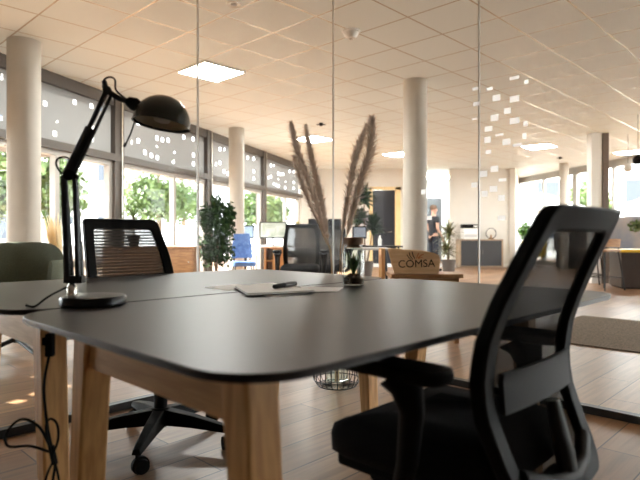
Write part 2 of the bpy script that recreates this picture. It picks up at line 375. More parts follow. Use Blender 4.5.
# square stickers on the right glass, drawn where they sit on the pane
STK = bpy.data.materials.new('white_sticker'); STK.use_nodes = True; _n = STK.node_tree.nodes; _l = STK.node_tree.links; _n.clear()
_o = _n.new('ShaderNodeOutputMaterial'); _a = _n.new('ShaderNodeAddShader'); _d = _n.new('ShaderNodeBsdfDiffuse'); _t = _n.new('ShaderNodeBsdfTranslucent')
_d.inputs[0].default_value = (0.1, 0.1, 0.1, 1); _t.inputs[0].default_value = (0.88, 0.89, 0.89, 1); _l.new(_d.outputs[0], _a.inputs[0]); _l.new(_t.outputs[0], _a.inputs[1]); _l.new(_a.outputs[0], _o.inputs[0])
def sticker_panel(par, pts):
    bm = B()
    for px, py, w, h in pts:
        k = (px-320)/FPX; t = (k*4.17-0.1)/(0.719+k*0.695); dep = 4.17-0.695*t; z = 0.93+(236-py)/FPX*dep; sz = dep/FPX
        loc = t - 1.2*par
        hw_ = w*sz*0.69; hh_ = h*sz/2; bm.faces.new([bm.verts.new((loc+a_*hw_, -0.007, z+b_*hh_)) for a_, b_ in ((-1, -1), (1, -1), (1, 1), (-1, 1))])
    link('square_stickers', bm, STK, GR[par])
sticker_panel(0, [(475, 185, 5, 5), (424, 192, 4, 5), (430, 218, 4, 4), (477, 104, 5, 4), (476, 89, 5, 3), (475, 119, 4, 2)])
sticker_panel(1, [(490, 89, 5, 3), (515, 78, 7, 3), (527, 82, 3, 4), (497, 98, 6, 6), (515, 99, 7, 6), (508, 111, 5, 6), (495, 118, 6, 6), (515, 121, 7, 6),
   (526, 124, 3, 5), (489, 129, 6, 5), (500, 135, 6, 2), (525, 136, 3, 6), (488, 140, 5, 6), (507, 142, 6, 6), (518, 145, 7, 3), (489, 152, 4, 4),
   (495, 169, 6, 6), (484, 174, 6, 6), (494, 189, 6, 6), (503, 180, 6, 3), (502, 198, 5, 6), (502, 218, 6, 5), (485, 194, 5, 6)])

# ceiling fittings
PAN = emis('light_panel_glow', (1, 0.985, 0.95), 55)
def panel(iu, iv, label):
    u0 = 0.04+0.6*iu; v0 = 0.566+0.6*iv
    e = empty('ceiling_light', uv(u0+0.3, v0+0.3, HC-0.02), GA, label, 'ceiling light', 'square light panels in the tiled ceiling')
    bm = B(); box(bm, (0, 0, 0.003), (0.56, 0.56, 0.014)); link('diffuser', bm, PAN, e)
    bm = B()
    for s in (-1, 1): box(bm, (s*0.29, 0, 0.008), (0.02, 0.6, 0.024)); box(bm, (0, s*0.29, 0.008), (0.56, 0.02, 0.024))
    link('frame', bm, WHITE, e)
panel(6, 8, 'bright square ceiling panel nearest the camera, above the dotted blinds')
panel(20, 7, 'small bright ceiling panel seen above the big chair back on the right')
panel(24, 5, 'bright ceiling panel at the right edge, beside the brown post')
panel(18, 12, 'bright ceiling panel between the pampas plumes and the middle column')
panel(13, 12, 'added bright ceiling panel over the far desks, right behind the left pampas tips')  # extra lit panel added to brighten the far area
def at(px, py, depth): return Vector(((px-320)/FPX*depth, depth, 0.93+(236-py)/FPX*depth))
def ceil_at(px, py): return at(px, py, 2.03*FPX/(236-py))
bm = B(); box(bm, (3.9, 18.6, HC-0.06), (1.2, 0.3, 0.05)); tag(link('corridor_fill_light', bm, PAN), 'added fill light under the corridor ceiling behind the person', 'ceiling light')  # lamp added to brighten the corridor
p = ceil_at(234, 4); e = empty('downlight', (p.x, p.y, HC), 0, 'round white recessed downlight at the top of the picture', 'downlight')
bm = B(); lathe(bm, [(0.03, -0.004), (0.062, -0.012), (0.066, 0.0), (0.03, 0.0)], closed=True); link('trim_ring', bm, WHITE, e, smooth=50)
bm = B(); lathe(bm, [(0.0, -0.008), (0.028, -0.006), (0.03, 0)]); link('lens', bm, mat('grey_lens', (0.3, 0.28, 0.26), 0.2), e, smooth=50)
p = ceil_at(351, 31); e = empty('smoke_detector', (p.x, p.y, HC), 0, 'white dome smoke detector on the ceiling above the pampas grass', 'smoke detector', scale=1.5)
bm = B(); lathe(bm, [(0.0, -0.05), (0.03, -0.047), (0.045, -0.03), (0.05, -0.012), (0.06, -0.01), (0.06, 0)]); link('dome', bm, WHITE, e, smooth=40)
bm = B(); lathe(bm, [(0.0, -0.058), (0.012, -0.055), (0.012, -0.045)]); link('sensor', bm, CHROME, e, smooth=40)
for px, py, lb in ((321, 123, 'tiny ceiling sensor with short arms, left of the corner joint of the glass'), (560, 157, 'tiny dark ceiling sensor far back above the big chair')):
    p = ceil_at(px, py); bm = B(); lathe(bm, [(0.0, -0.06), (0.03, -0.05), (0.035, 0)]); box(bm, (0, 0, -0.03), (0.16, 0.02, 0.015))
    tag(link('ceiling_sensor', bm, GREYP, loc=(p.x, p.y, HC), smooth=40), lb, 'sensor')

# ------------------------------------------------------------------ desks
def desk(v0, v1, legs, label):
    e = empty('desk', uv(0.44+0.8, (v0+v1)/2, 0), GA, label, 'desk', 'two dark-topped desks pushed together')
    h = (v1-v0)/2
    bm = B(); prism(bm, rrect(-0.8, -h, 0.8, h, 0.13, 14), 0.7285, 0.74); link('tabletop', bm, [DESK], e, bevel=0.002, smooth=30)
    bm = B(); prism(bm, rrect(-0.797, -h+0.003, 0.797, h-0.003, 0.13, 14), 0.7255, 0.729); link('edge_band', bm, EDGE, e)
    vm = (v0+v1)/2
    for sx in (-1, 1):
        ux = sx*0.67
        lg = legs[sx]
        (t0, f0), (t1, f1) = lg
        bm = B(); ya, yb = t0-vm, t1-vm
        box(bm, (ux, (ya+yb)/2, 0.673), (0.045, abs(yb-ya), 0.102)); link('apron', bm, OAKH, e, bevel=0.003)
        for top, foot in lg:
            bm = B()
            a = [bm.verts.new((ux + dx*0.034, foot-vm+dy*0.022, 0.0)) for dx, dy in ((-1, -1), (1, -1), (1, 1), (-1, 1))]
            b = [bm.verts.new((ux + dx*0.034, top-vm+dy*0.036, 0.7245)) for dx, dy in ((-1, -1), (1, -1), (1, 1), (-1, 1))]
            for i in range(4): bm.faces.new((a[i], a[(i+1) % 4], b[(i+1) % 4], b[i]))
            bm.faces.new(a); bm.faces.new(b); link('leg', bm, OAK, e, bevel=0.006)
    bm = B()
    for y in (-0.12, 0.12): box(bm, (0, y, 0.708), (1.29, 0.04, 0.03))
    link('steel_rails', bm, EDGE, e)
    return e
desk(0.56, 1.495, {-1: ((0.715, 0.65), (1.30, 1.37)), 1: ((0.85, 0.80), (1.27, 1.34))}, 'dark-topped desk with oak legs nearest the camera, jar and papers on it')
desk(1.507, 2.50, {-1: ((1.585, 1.53), (2.12, 2.22)), 1: ((1.575, 1.53), (2.12, 2.22))}, 'dark-topped desk with oak legs behind the nearest one, by the task lamp')

# ------------------------------------------------------------------ office chair
def back_y(z):
    P = [(0.40, -0.275), (0.46, -0.262), (0.52, -0.235), (0.60, -0.205), (0.66, -0.200), (0.73, -0.208), (0.80, -0.232), (0.88, -0.268), (0.985, -0.318)]
    if z <= P[0][0]: return P[0][1]
    for (a, ya), (b, yb) in zip(P, P[1:]):
        if z <= b: return ya+(yb-ya)*(z-a)/(b-a)
    return P[-1][1]
def make_chair(label, meshmat, group, loc, rz):
    e = empty('office_chair', loc, rz, label, 'office chair', group)
    # back frame outline
    def outline(inset):
        out = []; n = 12
        zt, zb = 0.985-inset, 0.415+inset*1.3
        def hw(z):
            s = (z-0.40)/0.585
            return 0.175+0.034*math.sin(math.pi*min(1, max(0, s*0.9+0.1)))+0.007*s - inset*0.95
        r = 0.026
        right = []
        for i in range(15):
            a = i/14; z = zb+r+(zt-zb-2*r)*a; right.append((hw(z), z))
        # corner top right
        cx = hw(zt-r)-r
        tr = [(cx+r*math.cos(math.radians(a)), zt-r+r*math.sin(math.radians(a))) for a in (18, 36, 54, 72, 90)]
        cxb = hw(zb+r)-r
        br = [(cxb+r*math.cos(math.radians(a)), zb+r+r*math.sin(math.radians(a))) for a in (-90, -72, -54, -36, -18)]
        half = br + right + tr
        topm = [(cx*k, zt) for k in (0.66, 0.33, 0, -0.33, -0.66)]
        botm = [(-cxb*k, zb) for k in (0.66, 0.33, 0, -0.33, -0.66)]
        return half + topm + [(-x, z) for x, z in reversed(half)] + botm
    def P3(x, z, dy=0): return Vector((x, back_y(z) + dy + 0.35*x*x, z))
    O, I = outline(0), outline(0.047)
    bm = B(); n = len(O)
    loops = [[bm.verts.new(P3(x, z, dy)) for x, z in pts] for pts, dy in ((O, 0.012), (O, -0.020), (I, -0.014), (I, 0.008))]
    for a, b in zip(loops, loops[1:]+loops[:1]):
        for i in range(n): bm.faces.new((a[i], a[(i+1) % n], b[(i+1) % n], b[i]))
    link('back_frame', bm, BLACK, e, smooth=50, bevel=0.006)
    bm = B(); rows = []
    nI = len(I)
    for j in range(19):
        z = 0.448+(0.945-0.448)*j/18
        s = (z-0.40)/0.585; w = 0.175+0.034*math.sin(math.pi*min(1, max(0, s*0.9+0.1)))+0.007*s-0.036
        if z > 0.90: w -= 0.04*((z-0.90)/0.05)**3
        rows.append([bm.verts.new(P3(w*k/4, z, 0.002)) for k in range(-4, 5)])
    for a, b in zip(rows, rows[1:]):
        for k in range(8): bm.faces.new((a[k], a[k+1], b[k+1], b[k]))
    link('back_mesh', bm, meshmat, e, smooth=60)
    bm = B(); rows = []   # lumbar support band behind the mesh
    for j in range(6):
        z = 0.60+0.075*j/5; rows.append([(bm.verts.new(P3(0.16*k/5, z, -0.016)), bm.verts.new(P3(0.16*k/5, z, -0.026))) for k in range(-5, 6)])
    for a, b in zip(rows, rows[1:]):
        for k in range(10):
            for s in (0, 1): bm.faces.new((a[k][s], a[k+1][s], b[k+1][s], b[k][s]))
    for k in range(10):
        bm.faces.new((rows[0][k][0], rows[0][k+1][0], rows[0][k+1][1], rows[0][k][1])); bm.faces.new((rows[-1][k][0], rows[-1][k+1][0], rows[-1][k+1][1], rows[-1][k][1]))
    for r0, r1 in zip(rows, rows[1:]):
        for k in (0, 10): bm.faces.new((r0[k][0], r0[k][1], r1[k][1], r1[k][0]))
    link('lumbar_support', bm, GREYP, e, smooth=60)
    bm = B()   # back support: yoke from the mechanism up to the frame
    tube(bm, [(0, -0.05, 0.385), (0, -0.20, 0.385), (0, -0.285, 0.42), (0, -0.268, 0.50), (0, -0.245, 0.60)], [0.03, 0.03, 0.022, 0.018, 0.012], 10, sq=1.5)
    tube(bm, [(-0.155, -0.25, 0.49), (-0.08, -0.275, 0.465), (0, -0.285, 0.455), (0.08, -0.275, 0.465), (0.155, -0.25, 0.49)], 0.016, 10)
    link('back_support', bm, GREYP, e, smooth=60)
    # seat cushion
    bm = B(); prof = [(-0.225, 0.215), (0.245, 0.245)]
    pts = rrect(-0.21, -0.215, 0.21, 0.215, 0.08, 8)
    ly = [(0.90, 0.43), (0.99, 0.455), (1.0, 0.495), (0.97, 0.518), (0.86, 0.53), (0.5, 0.532)]
    lp = []
    for k, z in ly:
        lp.append([bm.verts.new((x*k, (y-0.02)*k+0.02, z - (0.03*max(0, (y-0.10)/0.11)**2 if z > 0.44 else 0.012*max(0, (y-0.12)/0.13)))) for x, y in pts])
    for a, b in zip(lp, lp[1:]):
        for i in range(len(pts)): bm.faces.new((a[i], a[(i+1) % len(pts)], b[(i+1) % len(pts)], b[i]))
    bm.faces.new(lp[0]); bm.faces.new(lp[-1]); link('seat', bm, BLACKF, e, smooth=60)
    bm = B(); box(bm, (0, 0.0, 0.372), (0.20, 0.30, 0.05)); box(bm, (0, 0.02, 0.415), (0.34, 0.34, 0.04)); link('mechanism', bm, BLACK, e, bevel=0.01)
    bm = B(); tube(bm, [(0.08, 0.05, 0.372), (0.26, 0.05, 0.365)], 0.007); tube(bm, [(0.23, 0.05, 0.366), (0.30, 0.05, 0.363)], [0.012, 0.016]); link('lever', bm, BLACK, e, smooth=40)
    # arms
    for s in (-1, 1):
        bm = B(); x = s*0.262
        tube(bm, [(s*0.13, -0.03, 0.392), (s*0.215, -0.03, 0.392), (s*0.256, -0.05, 0.42), (x, -0.075, 0.50), (x, -0.085, 0.60), (x, -0.075, 0.64), (x, -0.06, 0.664)], [0.018, 0.02, 0.026, 0.030, 0.034, 0.045, 0.062], 12, sq=0.7)
        o = link('armrest', bm, BLACK, e, smooth=50)
        bm = B(); pp = [(px + x, py) for px, py in rrect(-0.042, -0.175, 0.042, 0.085, 0.035, 6)]
        pp = [(a, b+0.01) for a, b in pp]; prism(bm, pp, 0.662, 0.690); link('arm_pad', bm, BLACK, o, bevel=0.008, smooth=50)
    # gas column and star base
    CO = 0.06
    bm = B(); lathe(bm, [(0.028, 0.07), (0.028, 0.26), (0.016, 0.262), (0.016, 0.36)], c=(0, CO, 0), n=20); link('gas_column', bm, BLACK, e, smooth=40)
    bm = B(); lathe(bm, [(0.035, 0.075), (0.05, 0.085), (0.05, 0.14), (0.036, 0.155)], c=(0, CO, 0), n=20)
    for k in range(5):
        a = math.radians(72*k+45); c, s = math.cos(a), math.sin(a); R = Matrix.Rotation(a, 3, 'Z')
        secs = [(0.03, 0.036, 0.085, 0.15), (0.16, 0.028, 0.085, 0.135), (0.30, 0.021, 0.078, 0.108), (0.34, 0.018, 0.075, 0.097)]
        rs = []
        for r, w, z0, z1 in secs: rs.append([bm.verts.new(R @ Vector((r, y, z)) + Vector((0, CO, 0))) for y, z in ((-w, z0), (w, z0), (w*0.7, z1), (-w*0.7, z1))])
        for p, q in zip(rs, rs[1:]):
            for i in range(4): bm.faces.new((p[i], p[(i+1) % 4], q[(i+1) % 4], q[i]))
        bm.faces.new(rs[0]); bm.faces.new(rs[-1])
    link('star_base', bm, BLACK, e, bevel=0.004)
    for k in range(5):
        a = math.radians(72*k+45); p = Vector((0.325*math.cos(a), CO+0.325*math.sin(a), 0)); w = Vector((math.cos(a+0.7), math.sin(a+0.7), 0)); q = Vector((-w.y, w.x, 0))
        bm = B(); tube(bm, [p+Vector((0, 0, 0.085)), p+Vector((0, 0, 0.045))], 0.008, 8)
        tube(bm, [p+q*0.012+w*-0.008+Vector((0, 0, 0.032)), p+q*0.012+w*0.008+Vector((0, 0, 0.032))], 0.034, 16)
        o = link('castor', bm, BLACK, e, smooth=40)
        for s in (-1, 1):
            bm = B(); c0 = p+q*0.012+w*(s*0.010)+Vector((0, 0, 0.029)); tube(bm, [c0, c0+w*(s*0.014)], [0.029, 0.027], 18); link('wheel', bm, BLACK, o, smooth=40)
    return e
ch0 = make_chair('black mesh office chair seen from behind in the right foreground, tucked under the desk', MESHB, None, uv(1.125, 0.68), GA)
ch1 = make_chair('black mesh-back office chair on the far side of the desks, behind the task lamp', MESHG, None, uv(1.29, 2.31), GA+math.pi); ch1.scale = (1.04, 1.04, 1.03)

# ------------------------------------------------------------------ task lamp
e = empty('task_lamp', (at(89, 303, 1.5).x, 1.53, 0.74), 0, 'black jointed desk lamp with dome shade and round base on the desk', 'desk lamp')
ox, oy, oz = e.location
def lp_(px, py, dy=0.0): q = at(px, py, oy+dy); return Vector((q.x-ox, dy, q.z-oz))
bm = B(); lathe(bm, [(0.080, 0.0), (0.087, 0.004), (0.088, 0.018), (0.083, 0.025), (0.06, 0.028), (0.0, 0.029)], n=40); link('base', bm, mat('gloss_black', (0.006, 0.006, 0.006), 0.3, spec=0.3), e, smooth=40)
bm = B(); q = lp_(72, 290); q.z = 0; lathe(bm, [(0.013, 0.027), (0.013, 0.05), (0.009, 0.055), (0.009, 0.075)], c=(q.x, 0, 0), n=16); link('stem', bm, CHROME, e, smooth=40)
bm = B()
tube(bm, [(q.x-0.008, -0.012, 0.07), lp_(64, 176, -0.012)], 0.0095, 8); tube(bm, [(q.x-0.008, 0.012, 0.07), lp_(64, 176, 0.012)], 0.0095, 8)
tube(bm, [(q.x+0.022, -0.012, 0.068), lp_(75, 176, -0.012)], 0.0078, 8); tube(bm, [(q.x+0.022, 0.012, 0.068), lp_(75, 176, 0.012)], 0.0078, 8)
box(bm, (q.x+0.008, 0, 0.07), (0.05, 0.03, 0.02)); link('lower_arm', bm, BMETAL, e, smooth=40)
bm = B()
for yy in (-0.010, 0.010):
    tube(bm, [lp_(66, 177, yy), lp_(106, 92, yy)], 0.007, 8); tube(bm, [lp_(72, 180, yy), lp_(111, 96, yy)], 0.005, 8)
tube(bm, [lp_(67, 176, 0), lp_(91, 128, 0)], 0.015, 10)
link('upper_arm', bm, BMETAL, e, smooth=40)
bm = B(); tube(bm, [lp_(69, 175, -0.022), lp_(69, 175, 0.022)], 0.015, 14); tube(bm, [lp_(76, 177, -0.018), lp_(76, 177, 0.018)], 0.008, 10); link('elbow_joint', bm, BLACK, e, smooth=40)
bm = B(); tube(bm, [lp_(107, 90, -0.02), lp_(107, 90, 0.02)], 0.012, 14); tube(bm, [lp_(106, 88), lp_(104, 81)], 0.007, 8)
tube(bm, [lp_(107, 91), lp_(120, 99), lp_(130, 102)], [0.008, 0.008, 0.009], 10); link('neck', bm, BMETAL, e, smooth=40)
ax = (lp_(136, 103) - lp_(162, 115)).normalized()
tilt = Matrix.Rotation(math.radians(-8), 3, 'Y') @ Matrix.Rotation(math.radians(0), 3, 'X')
tilt = Matrix.Rotation(math.radians(8), 3, 'Y') @ Matrix.Rotation(math.radians(-4), 3, 'X')
c0 = lp_(161.5, 123); R_ = 0.078
bm = B(); outer = [(R_*math.cos(a), R_*0.98*math.sin(a)) for a in [math.radians(x) for x in range(0, 91, 9)]]; outer[-1] = (0, R_*0.98)
inner = [(r*0.965, z*0.965) for r, z in outer]
lathe(bm, [(0.0, inner[-1][1])] + list(reversed(inner[:-1])) + [(R_*0.975, -0.005), (R_+0.002, -0.006)] + outer, c=c0, n=44, M=tilt)
sh = link('lamp_shade', bm, mat('dark_green_enamel', (0.012, 0.014, 0.010), 0.22), e, smooth=50)
bm = B(); lathe(bm, [(0.0, R_*0.93), (R_*0.30, R_*0.885), (R_*0.56, R_*0.74), (R_*0.78, R_*0.49), (R_*0.90, R_*0.22), (R_*0.935, 0.0), (R_*0.925, 0.0), (R_*0.885, R_*0.21), (R_*0.765, R_*0.48), (R_*0.55, R_*0.725), (R_*0.29, R_*0.87), (0, R_*0.915)], c=c0, n=40, M=tilt); link('reflector', bm, mat('cream_enamel', (0.55, 0.50, 0.38), 0.35), e, smooth=50)
bm = B(); tube(bm, [lp_(128, 101), lp_(134, 104), lp_(139, 107)], [0.013, 0.019, 0.016], 16); link('socket', bm, BLACK, e, smooth=50)
bm = B(); lathe(bm, [(0, -0.002), (0.02, 0.004), (0.026, 0.02), (0.02, 0.045), (0.012, 0.07)], c=c0, n=20, M=tilt); link('bulb', bm, mat('frosted_bulb', (0.7, 0.66, 0.6), 0.3), e, smooth=50)
bm = B(); tube(bm, [lp_(135, 121), lp_(131, 133), lp_(125, 146)], 0.0022, 6); tube(bm, [lp_(126, 143), lp_(124, 147)], 0.004, 8); link('tension_rod', bm, BLACK, e)
bm = B()
def arc(pts, n=6):
    P = [Vector(p) for p in pts]; out = []
    for i in range(len(P)-1):
        p0, p1, p2, p3 = P[max(i-1, 0)], P[i], P[i+1], P[min(i+2, len(P)-1)]
        for k in range(n):
            t = k/n; out.append(0.5*((2*p1)+(-p0+p2)*t+(2*p0-5*p1+4*p2-p3)*t*t+(-p0+3*p1-3*p2+p3)*t**3))
    return out+[P[-1]]
tube(bm, arc([lp_(103, 88), lp_(104, 80), lp_(110, 77), lp_(115, 80), lp_(116, 90), lp_(126, 99)]), 0.0028, 6)
link('head_cord', bm, BLACK, e, smooth=60); bm = B()
tube(bm, arc([lp_(72, 168), lp_(68, 158), lp_(59, 158), lp_(56, 163), lp_(59, 170), lp_(66, 178)]), 0.0028, 6)
link('elbow_cord', bm, BLACK, e, smooth=60); bm = B()
tube(bm, arc([(q.x-0.005, -0.02, 0.05), (q.x-0.03, -0.04, 0.035), (-0.105, -0.06, 0.022), (-0.125, -0.075, 0.004), (-0.16, -0.05, 0.004)]), 0.003, 6)
link('cord', bm, BLACK, e, smooth=60)

# socket strip and hanging cable under the second desk
e = empty('power_socket', at(49, 346, 1.385), 0, 'black socket block under the desk edge with a looped cable hanging from it', 'power socket')
e.location.z = 0
ox, oy = e.location.x, e.location.y
def lc(px, py, dy=0): q = at(px, py, oy+dy); return Vector((q.x-ox, dy, q.z))
bm = B(); a_ = lc(50, 346); box(bm, (a_.x, 0, a_.z+0.003), (0.018, 0.02, 0.058)); box(bm, (a_.x-0.012, 0, a_.z+0.012), (0.012, 0.014, 0.02)); link('housing', bm, BLACK, e, bevel=0.002)
bm = B()
tube(bm, arc([lc(49, 356), lc(44, 385), lc(46, 415), lc(50, 440), lc(55, 462), lc(52, 490), lc(50, 560, 0.0), lc(52, 574, 0.03)]), 0.0035, 6)
tube(bm, arc([lc(52, 452, .01), lc(40, 428, .01), lc(22, 419, .01), lc(7, 432, .01), lc(8, 446, .01), lc(30, 446, .01), lc(50, 452, .01)]), 0.0035, 6)
tube(bm, arc([lc(51, 458, -.01), lc(58, 440, -.01), lc(57, 424, -.01), lc(50, 419, -.01), lc(46, 428, -.01), lc(50, 450, -.01), lc(57, 470, -.01), lc(62, 500, -.01)]), 0.003, 6)
tube(bm, arc([lc(54, 460), lc(47, 475), lc(42, 500), lc(50, 520), lc(62, 505), lc(58, 475), lc(54, 460)]), 0.003, 6)
tube(bm, [lc(51, 446), lc(55, 464)], 0.008, 8)
link('cable', bm, BLACK, e, smooth=60)

# ------------------------------------------------------------------ things on the desk
def sheet(name, pts, z, th, m, label, cat):
    P = []
    for px, py in pts:
        d = (0.93-0.74)*FPX/(py-236); P.append(Vector(((px-320)/FPX*d, d, 0)))
    c = sum(P, Vector())/len(P); bm = B(); prism(bm, [((p-c).x, (p-c).y) for p in P], 0, th)
    return tag(link(name, bm, m, loc=(c.x, c.y, 0.74+z), bevel=0), label, cat)
sheet('paper_sheet', [(204, 287.4), (236, 284.6), (262, 287), (226, 290.5)], 0.0005, 0.0006, PAPER, 'loose white sheet at the left of the papers on the desk', 'paper')
sheet('paper_sheet', [(252, 293), (290, 288), (316, 292.5), (272, 298)], 0.0005, 0.0006, PAPER, 'loose white sheet nearest the camera, under the notebook', 'paper')
sheet('paper_sheet', [(300, 287), (343, 288), (338, 292.2), (305, 292)], 0.0015, 0.0006, PAPER, 'loose white sheet on the right of the notebook, next to the glass jar', 'paper')
P = []
for px, py in ((234, 285.8), (272, 282.6), (316, 290), (247, 293.4)):
    d = 0.178*FPX/(py-236); P.append(Vector(((px-320)/FPX*d, d, 0)))
c = sum(P, Vector())/4
e = empty('notebook', (c.x, c.y, 0.743), 0, 'open white notebook lying on loose papers on the desk', 'notebook')
bm = B(); prism(bm, [((p-c).x, (p-c).y) for p in P], 0.0, 0.0015); link('cover', bm, BLACK, e)
bm = B(); prism(bm, [((p-c).x*0.97, (p-c).y*0.97) for p in P], 0.002, 0.009); link('pages', bm, PAPER, e)
d = 0.17*FPX/(286-236)
e = empty('marker_pen', ((284-320)/FPX*1.9, 1.9, 0.7605), math.radians(62), 'thick black marker pen lying on the notebook', 'pen')
bm = B(); tube(bm, [(-0.065, 0, 0), (-0.06, 0, 0), (0.02, 0, 0), (0.055, 0, 0)], [0.006, 0.008, 0.0085, 0.007], 14); link('barrel', bm, BLACK, e, smooth=40)
bm = B(); tube(bm, [(0.0, 0, 0), (0.075, 0, 0)], [0.0088, 0.0088], 14); link('cap', bm, mat('charcoal', (0.03, 0.03, 0.03), 0.4), e, smooth=40)
bm = B(); box(bm, (0.04, 0, 0.0098), (0.05, 0.004, 0.002)); link('clip', bm, CHROME, e)
# jar terrarium
jp = at(353.5, 285, 2.10)
e = empty('terrarium_jar', (jp.x, jp.y, 0.74), 0, 'clear glass jar with cork lid and green plant inside on the desk', 'jar')
bm = B(); outer = [(0.0, 0.001), (0.036, 0.001), (0.042, 0.006), (0.0425, 0.125), (0.038, 0.142), (0.034, 0.148), (0.034, 0.156)]
inn = [(0.0315, 0.156), (0.0315, 0.147), (0.035, 0.140), (0.0395, 0.124), (0.039, 0.01), (0.034, 0.006), (0.0, 0.006)]
lathe(bm, outer+inn, n=40); link('glass_body', bm, GLASSY, e, smooth=40)
bm = B(); lathe(bm, [(0, 0.145), (0.030, 0.146), (0.031, 0.157), (0.037, 0.158), (0.037, 0.182), (0.035, 0.184), (0, 0.184)], n=32); link('cork_lid', bm, noisy('cork', (0.20, 0.11, 0.06), (0.34, 0.2, 0.12), 60, 0.8), e, smooth=40)
bm = B(); lathe(bm, [(0, 0.007), (0.036, 0.008), (0.0375, 0.03), (0.03, 0.038), (0, 0.042)], n=24)
for k in range(26):
    a = random.uniform(0, 6.3); r = random.uniform(0, 0.028); bmesh.ops.create_icosphere(bm, subdivisions=1, radius=random.uniform(0.004, 0.008), matrix=Matrix.Translation((r*math.cos(a), r*math.sin(a), 0.036+random.uniform(0, 0.008))))
link('soil', bm, noisy('terrarium_soil', (0.035, 0.02, 0.012), (0.12, 0.07, 0.035), 80, 0.9), e)
def leaf(bm, base, d, length, width, droop=0.5, n=6, mi=0, up=Vector((0, 0, 1)), fold=0.25):
    d = d.normalized(); side = d.cross(up); side = side.normalized() if side.length > 0.05 else Vector((1, 0, 0))
    p = Vector(base); prev = None; cur = d.copy(); st = length/n
    for i in range(n+1):
        t = i/n; w = width*0.5*(math.sin(math.pi*min(1, t*0.85+0.15))**0.7 if i < n else 0.03)
        nrm = side.cross(cur).normalized()
        l = bm.verts.new(p-side*w+nrm*w*fold); m_ = bm.verts.new(p); r = bm.verts.new(p+side*w+nrm*w*fold)
        if prev:
            bm.faces.new((prev[0], prev[1], m_, l)).material_index = mi; bm.faces.new((prev[1], prev[2], r, m_)).material_index = mi
        prev = (l, m_, r); p = p+cur*st; cur = (cur+Vector((0, 0, -droop/n))).normalized()
bm = B()
for k in range(18):
    a = 2*math.pi*k/9+random.uniform(-.2, .2); el = random.uniform(1.15, 1.45)
    leaf(bm, (0, 0, 0.038), Vector((math.cos(a)*math.cos(el), math.sin(a)*math.cos(el), math.sin(el))), random.uniform(0.07, 0.105), 0.014, 0.15)
GREENL = noisy('succulent_green', (0.03, 0.09, 0.02), (0.10, 0.2, 0.05), 30, 0.5)
link('succulent', bm, GREENL, e, smooth=60)

# ------------------------------------------------------------------ pampas in a wire basket
bp_ = Vector((0.105, 3.42, 0))
e = empty('wire_basket', bp_, 0, 'round black wire basket standing on the floor under the desk by the glass corner', 'basket')
bm = B()
def hoop(z, r, w=0.003): tube(bm, [(r*math.cos(a), r*math.sin(a), z) for a in [2*math.pi*k/40 for k in range(41)]], w, 6, cap=False)
for hz_, hr_, hw_ in ((0.008, 0.12, .003), (0.045, 0.145, .003), (0.50, 0.145, 0.004), (0.25, 0.145, 0.0025)):
    bm = B(); hoop(hz_, hr_, hw_); link('hoop', bm, BMETAL, e)
bm = B()
for k in range(24):
    a = 2*math.pi*k/24; c, s = math.cos(a), math.sin(a)
    tube(bm, [(0.04*c, 0.04*s, 0.008), (0.12*c, 0.12*s, 0.008), (0.145*c, 0.145*s, 0.045), (0.145*c, 0.145*s, 0.5)], 0.0024, 5)
link('wires', bm, BMETAL, e)
bm = B(); lathe(bm, [(0.0, 0.012), (0.06, 0.012), (0.075, 0.03), (0.06, 0.30), (0.05, 0.62), (0.045, 0.62), (0.055, 0.30), (0.068, 0.035), (0, 0.02)], n=28)
e2 = tag(link('glass_vase', bm, GLASSY, loc=bp_, smooth=40), 'tall clear glass vase inside the wire basket holding pampas stems', 'vase')
PAMP = noisy('pampas_plume', (0.52, 0.42, 0.35), (0.74, 0.64, 0.55), 40, 0.95, spec=0.1)
_N, _L, _b = nodes(PAMP); _t = _N.new('ShaderNodeBsdfTranslucent'); _m = _N.new('ShaderNodeMixShader'); _m.inputs[0].default_value = 0.55
_t.inputs[0].default_value = (0.74, 0.64, 0.55, 1); _L.new(_b.outputs[0], _m.inputs[1]); _L.new(_t.outputs[0], _m.inputs[2]); _L.new(_m.outputs[0], [n for n in _N if n.type == 'OUTPUT_MATERIAL'][0].inputs[0])
PST = mat('pampas_stem', (0.35, 0.24, 0.13), 0.7)
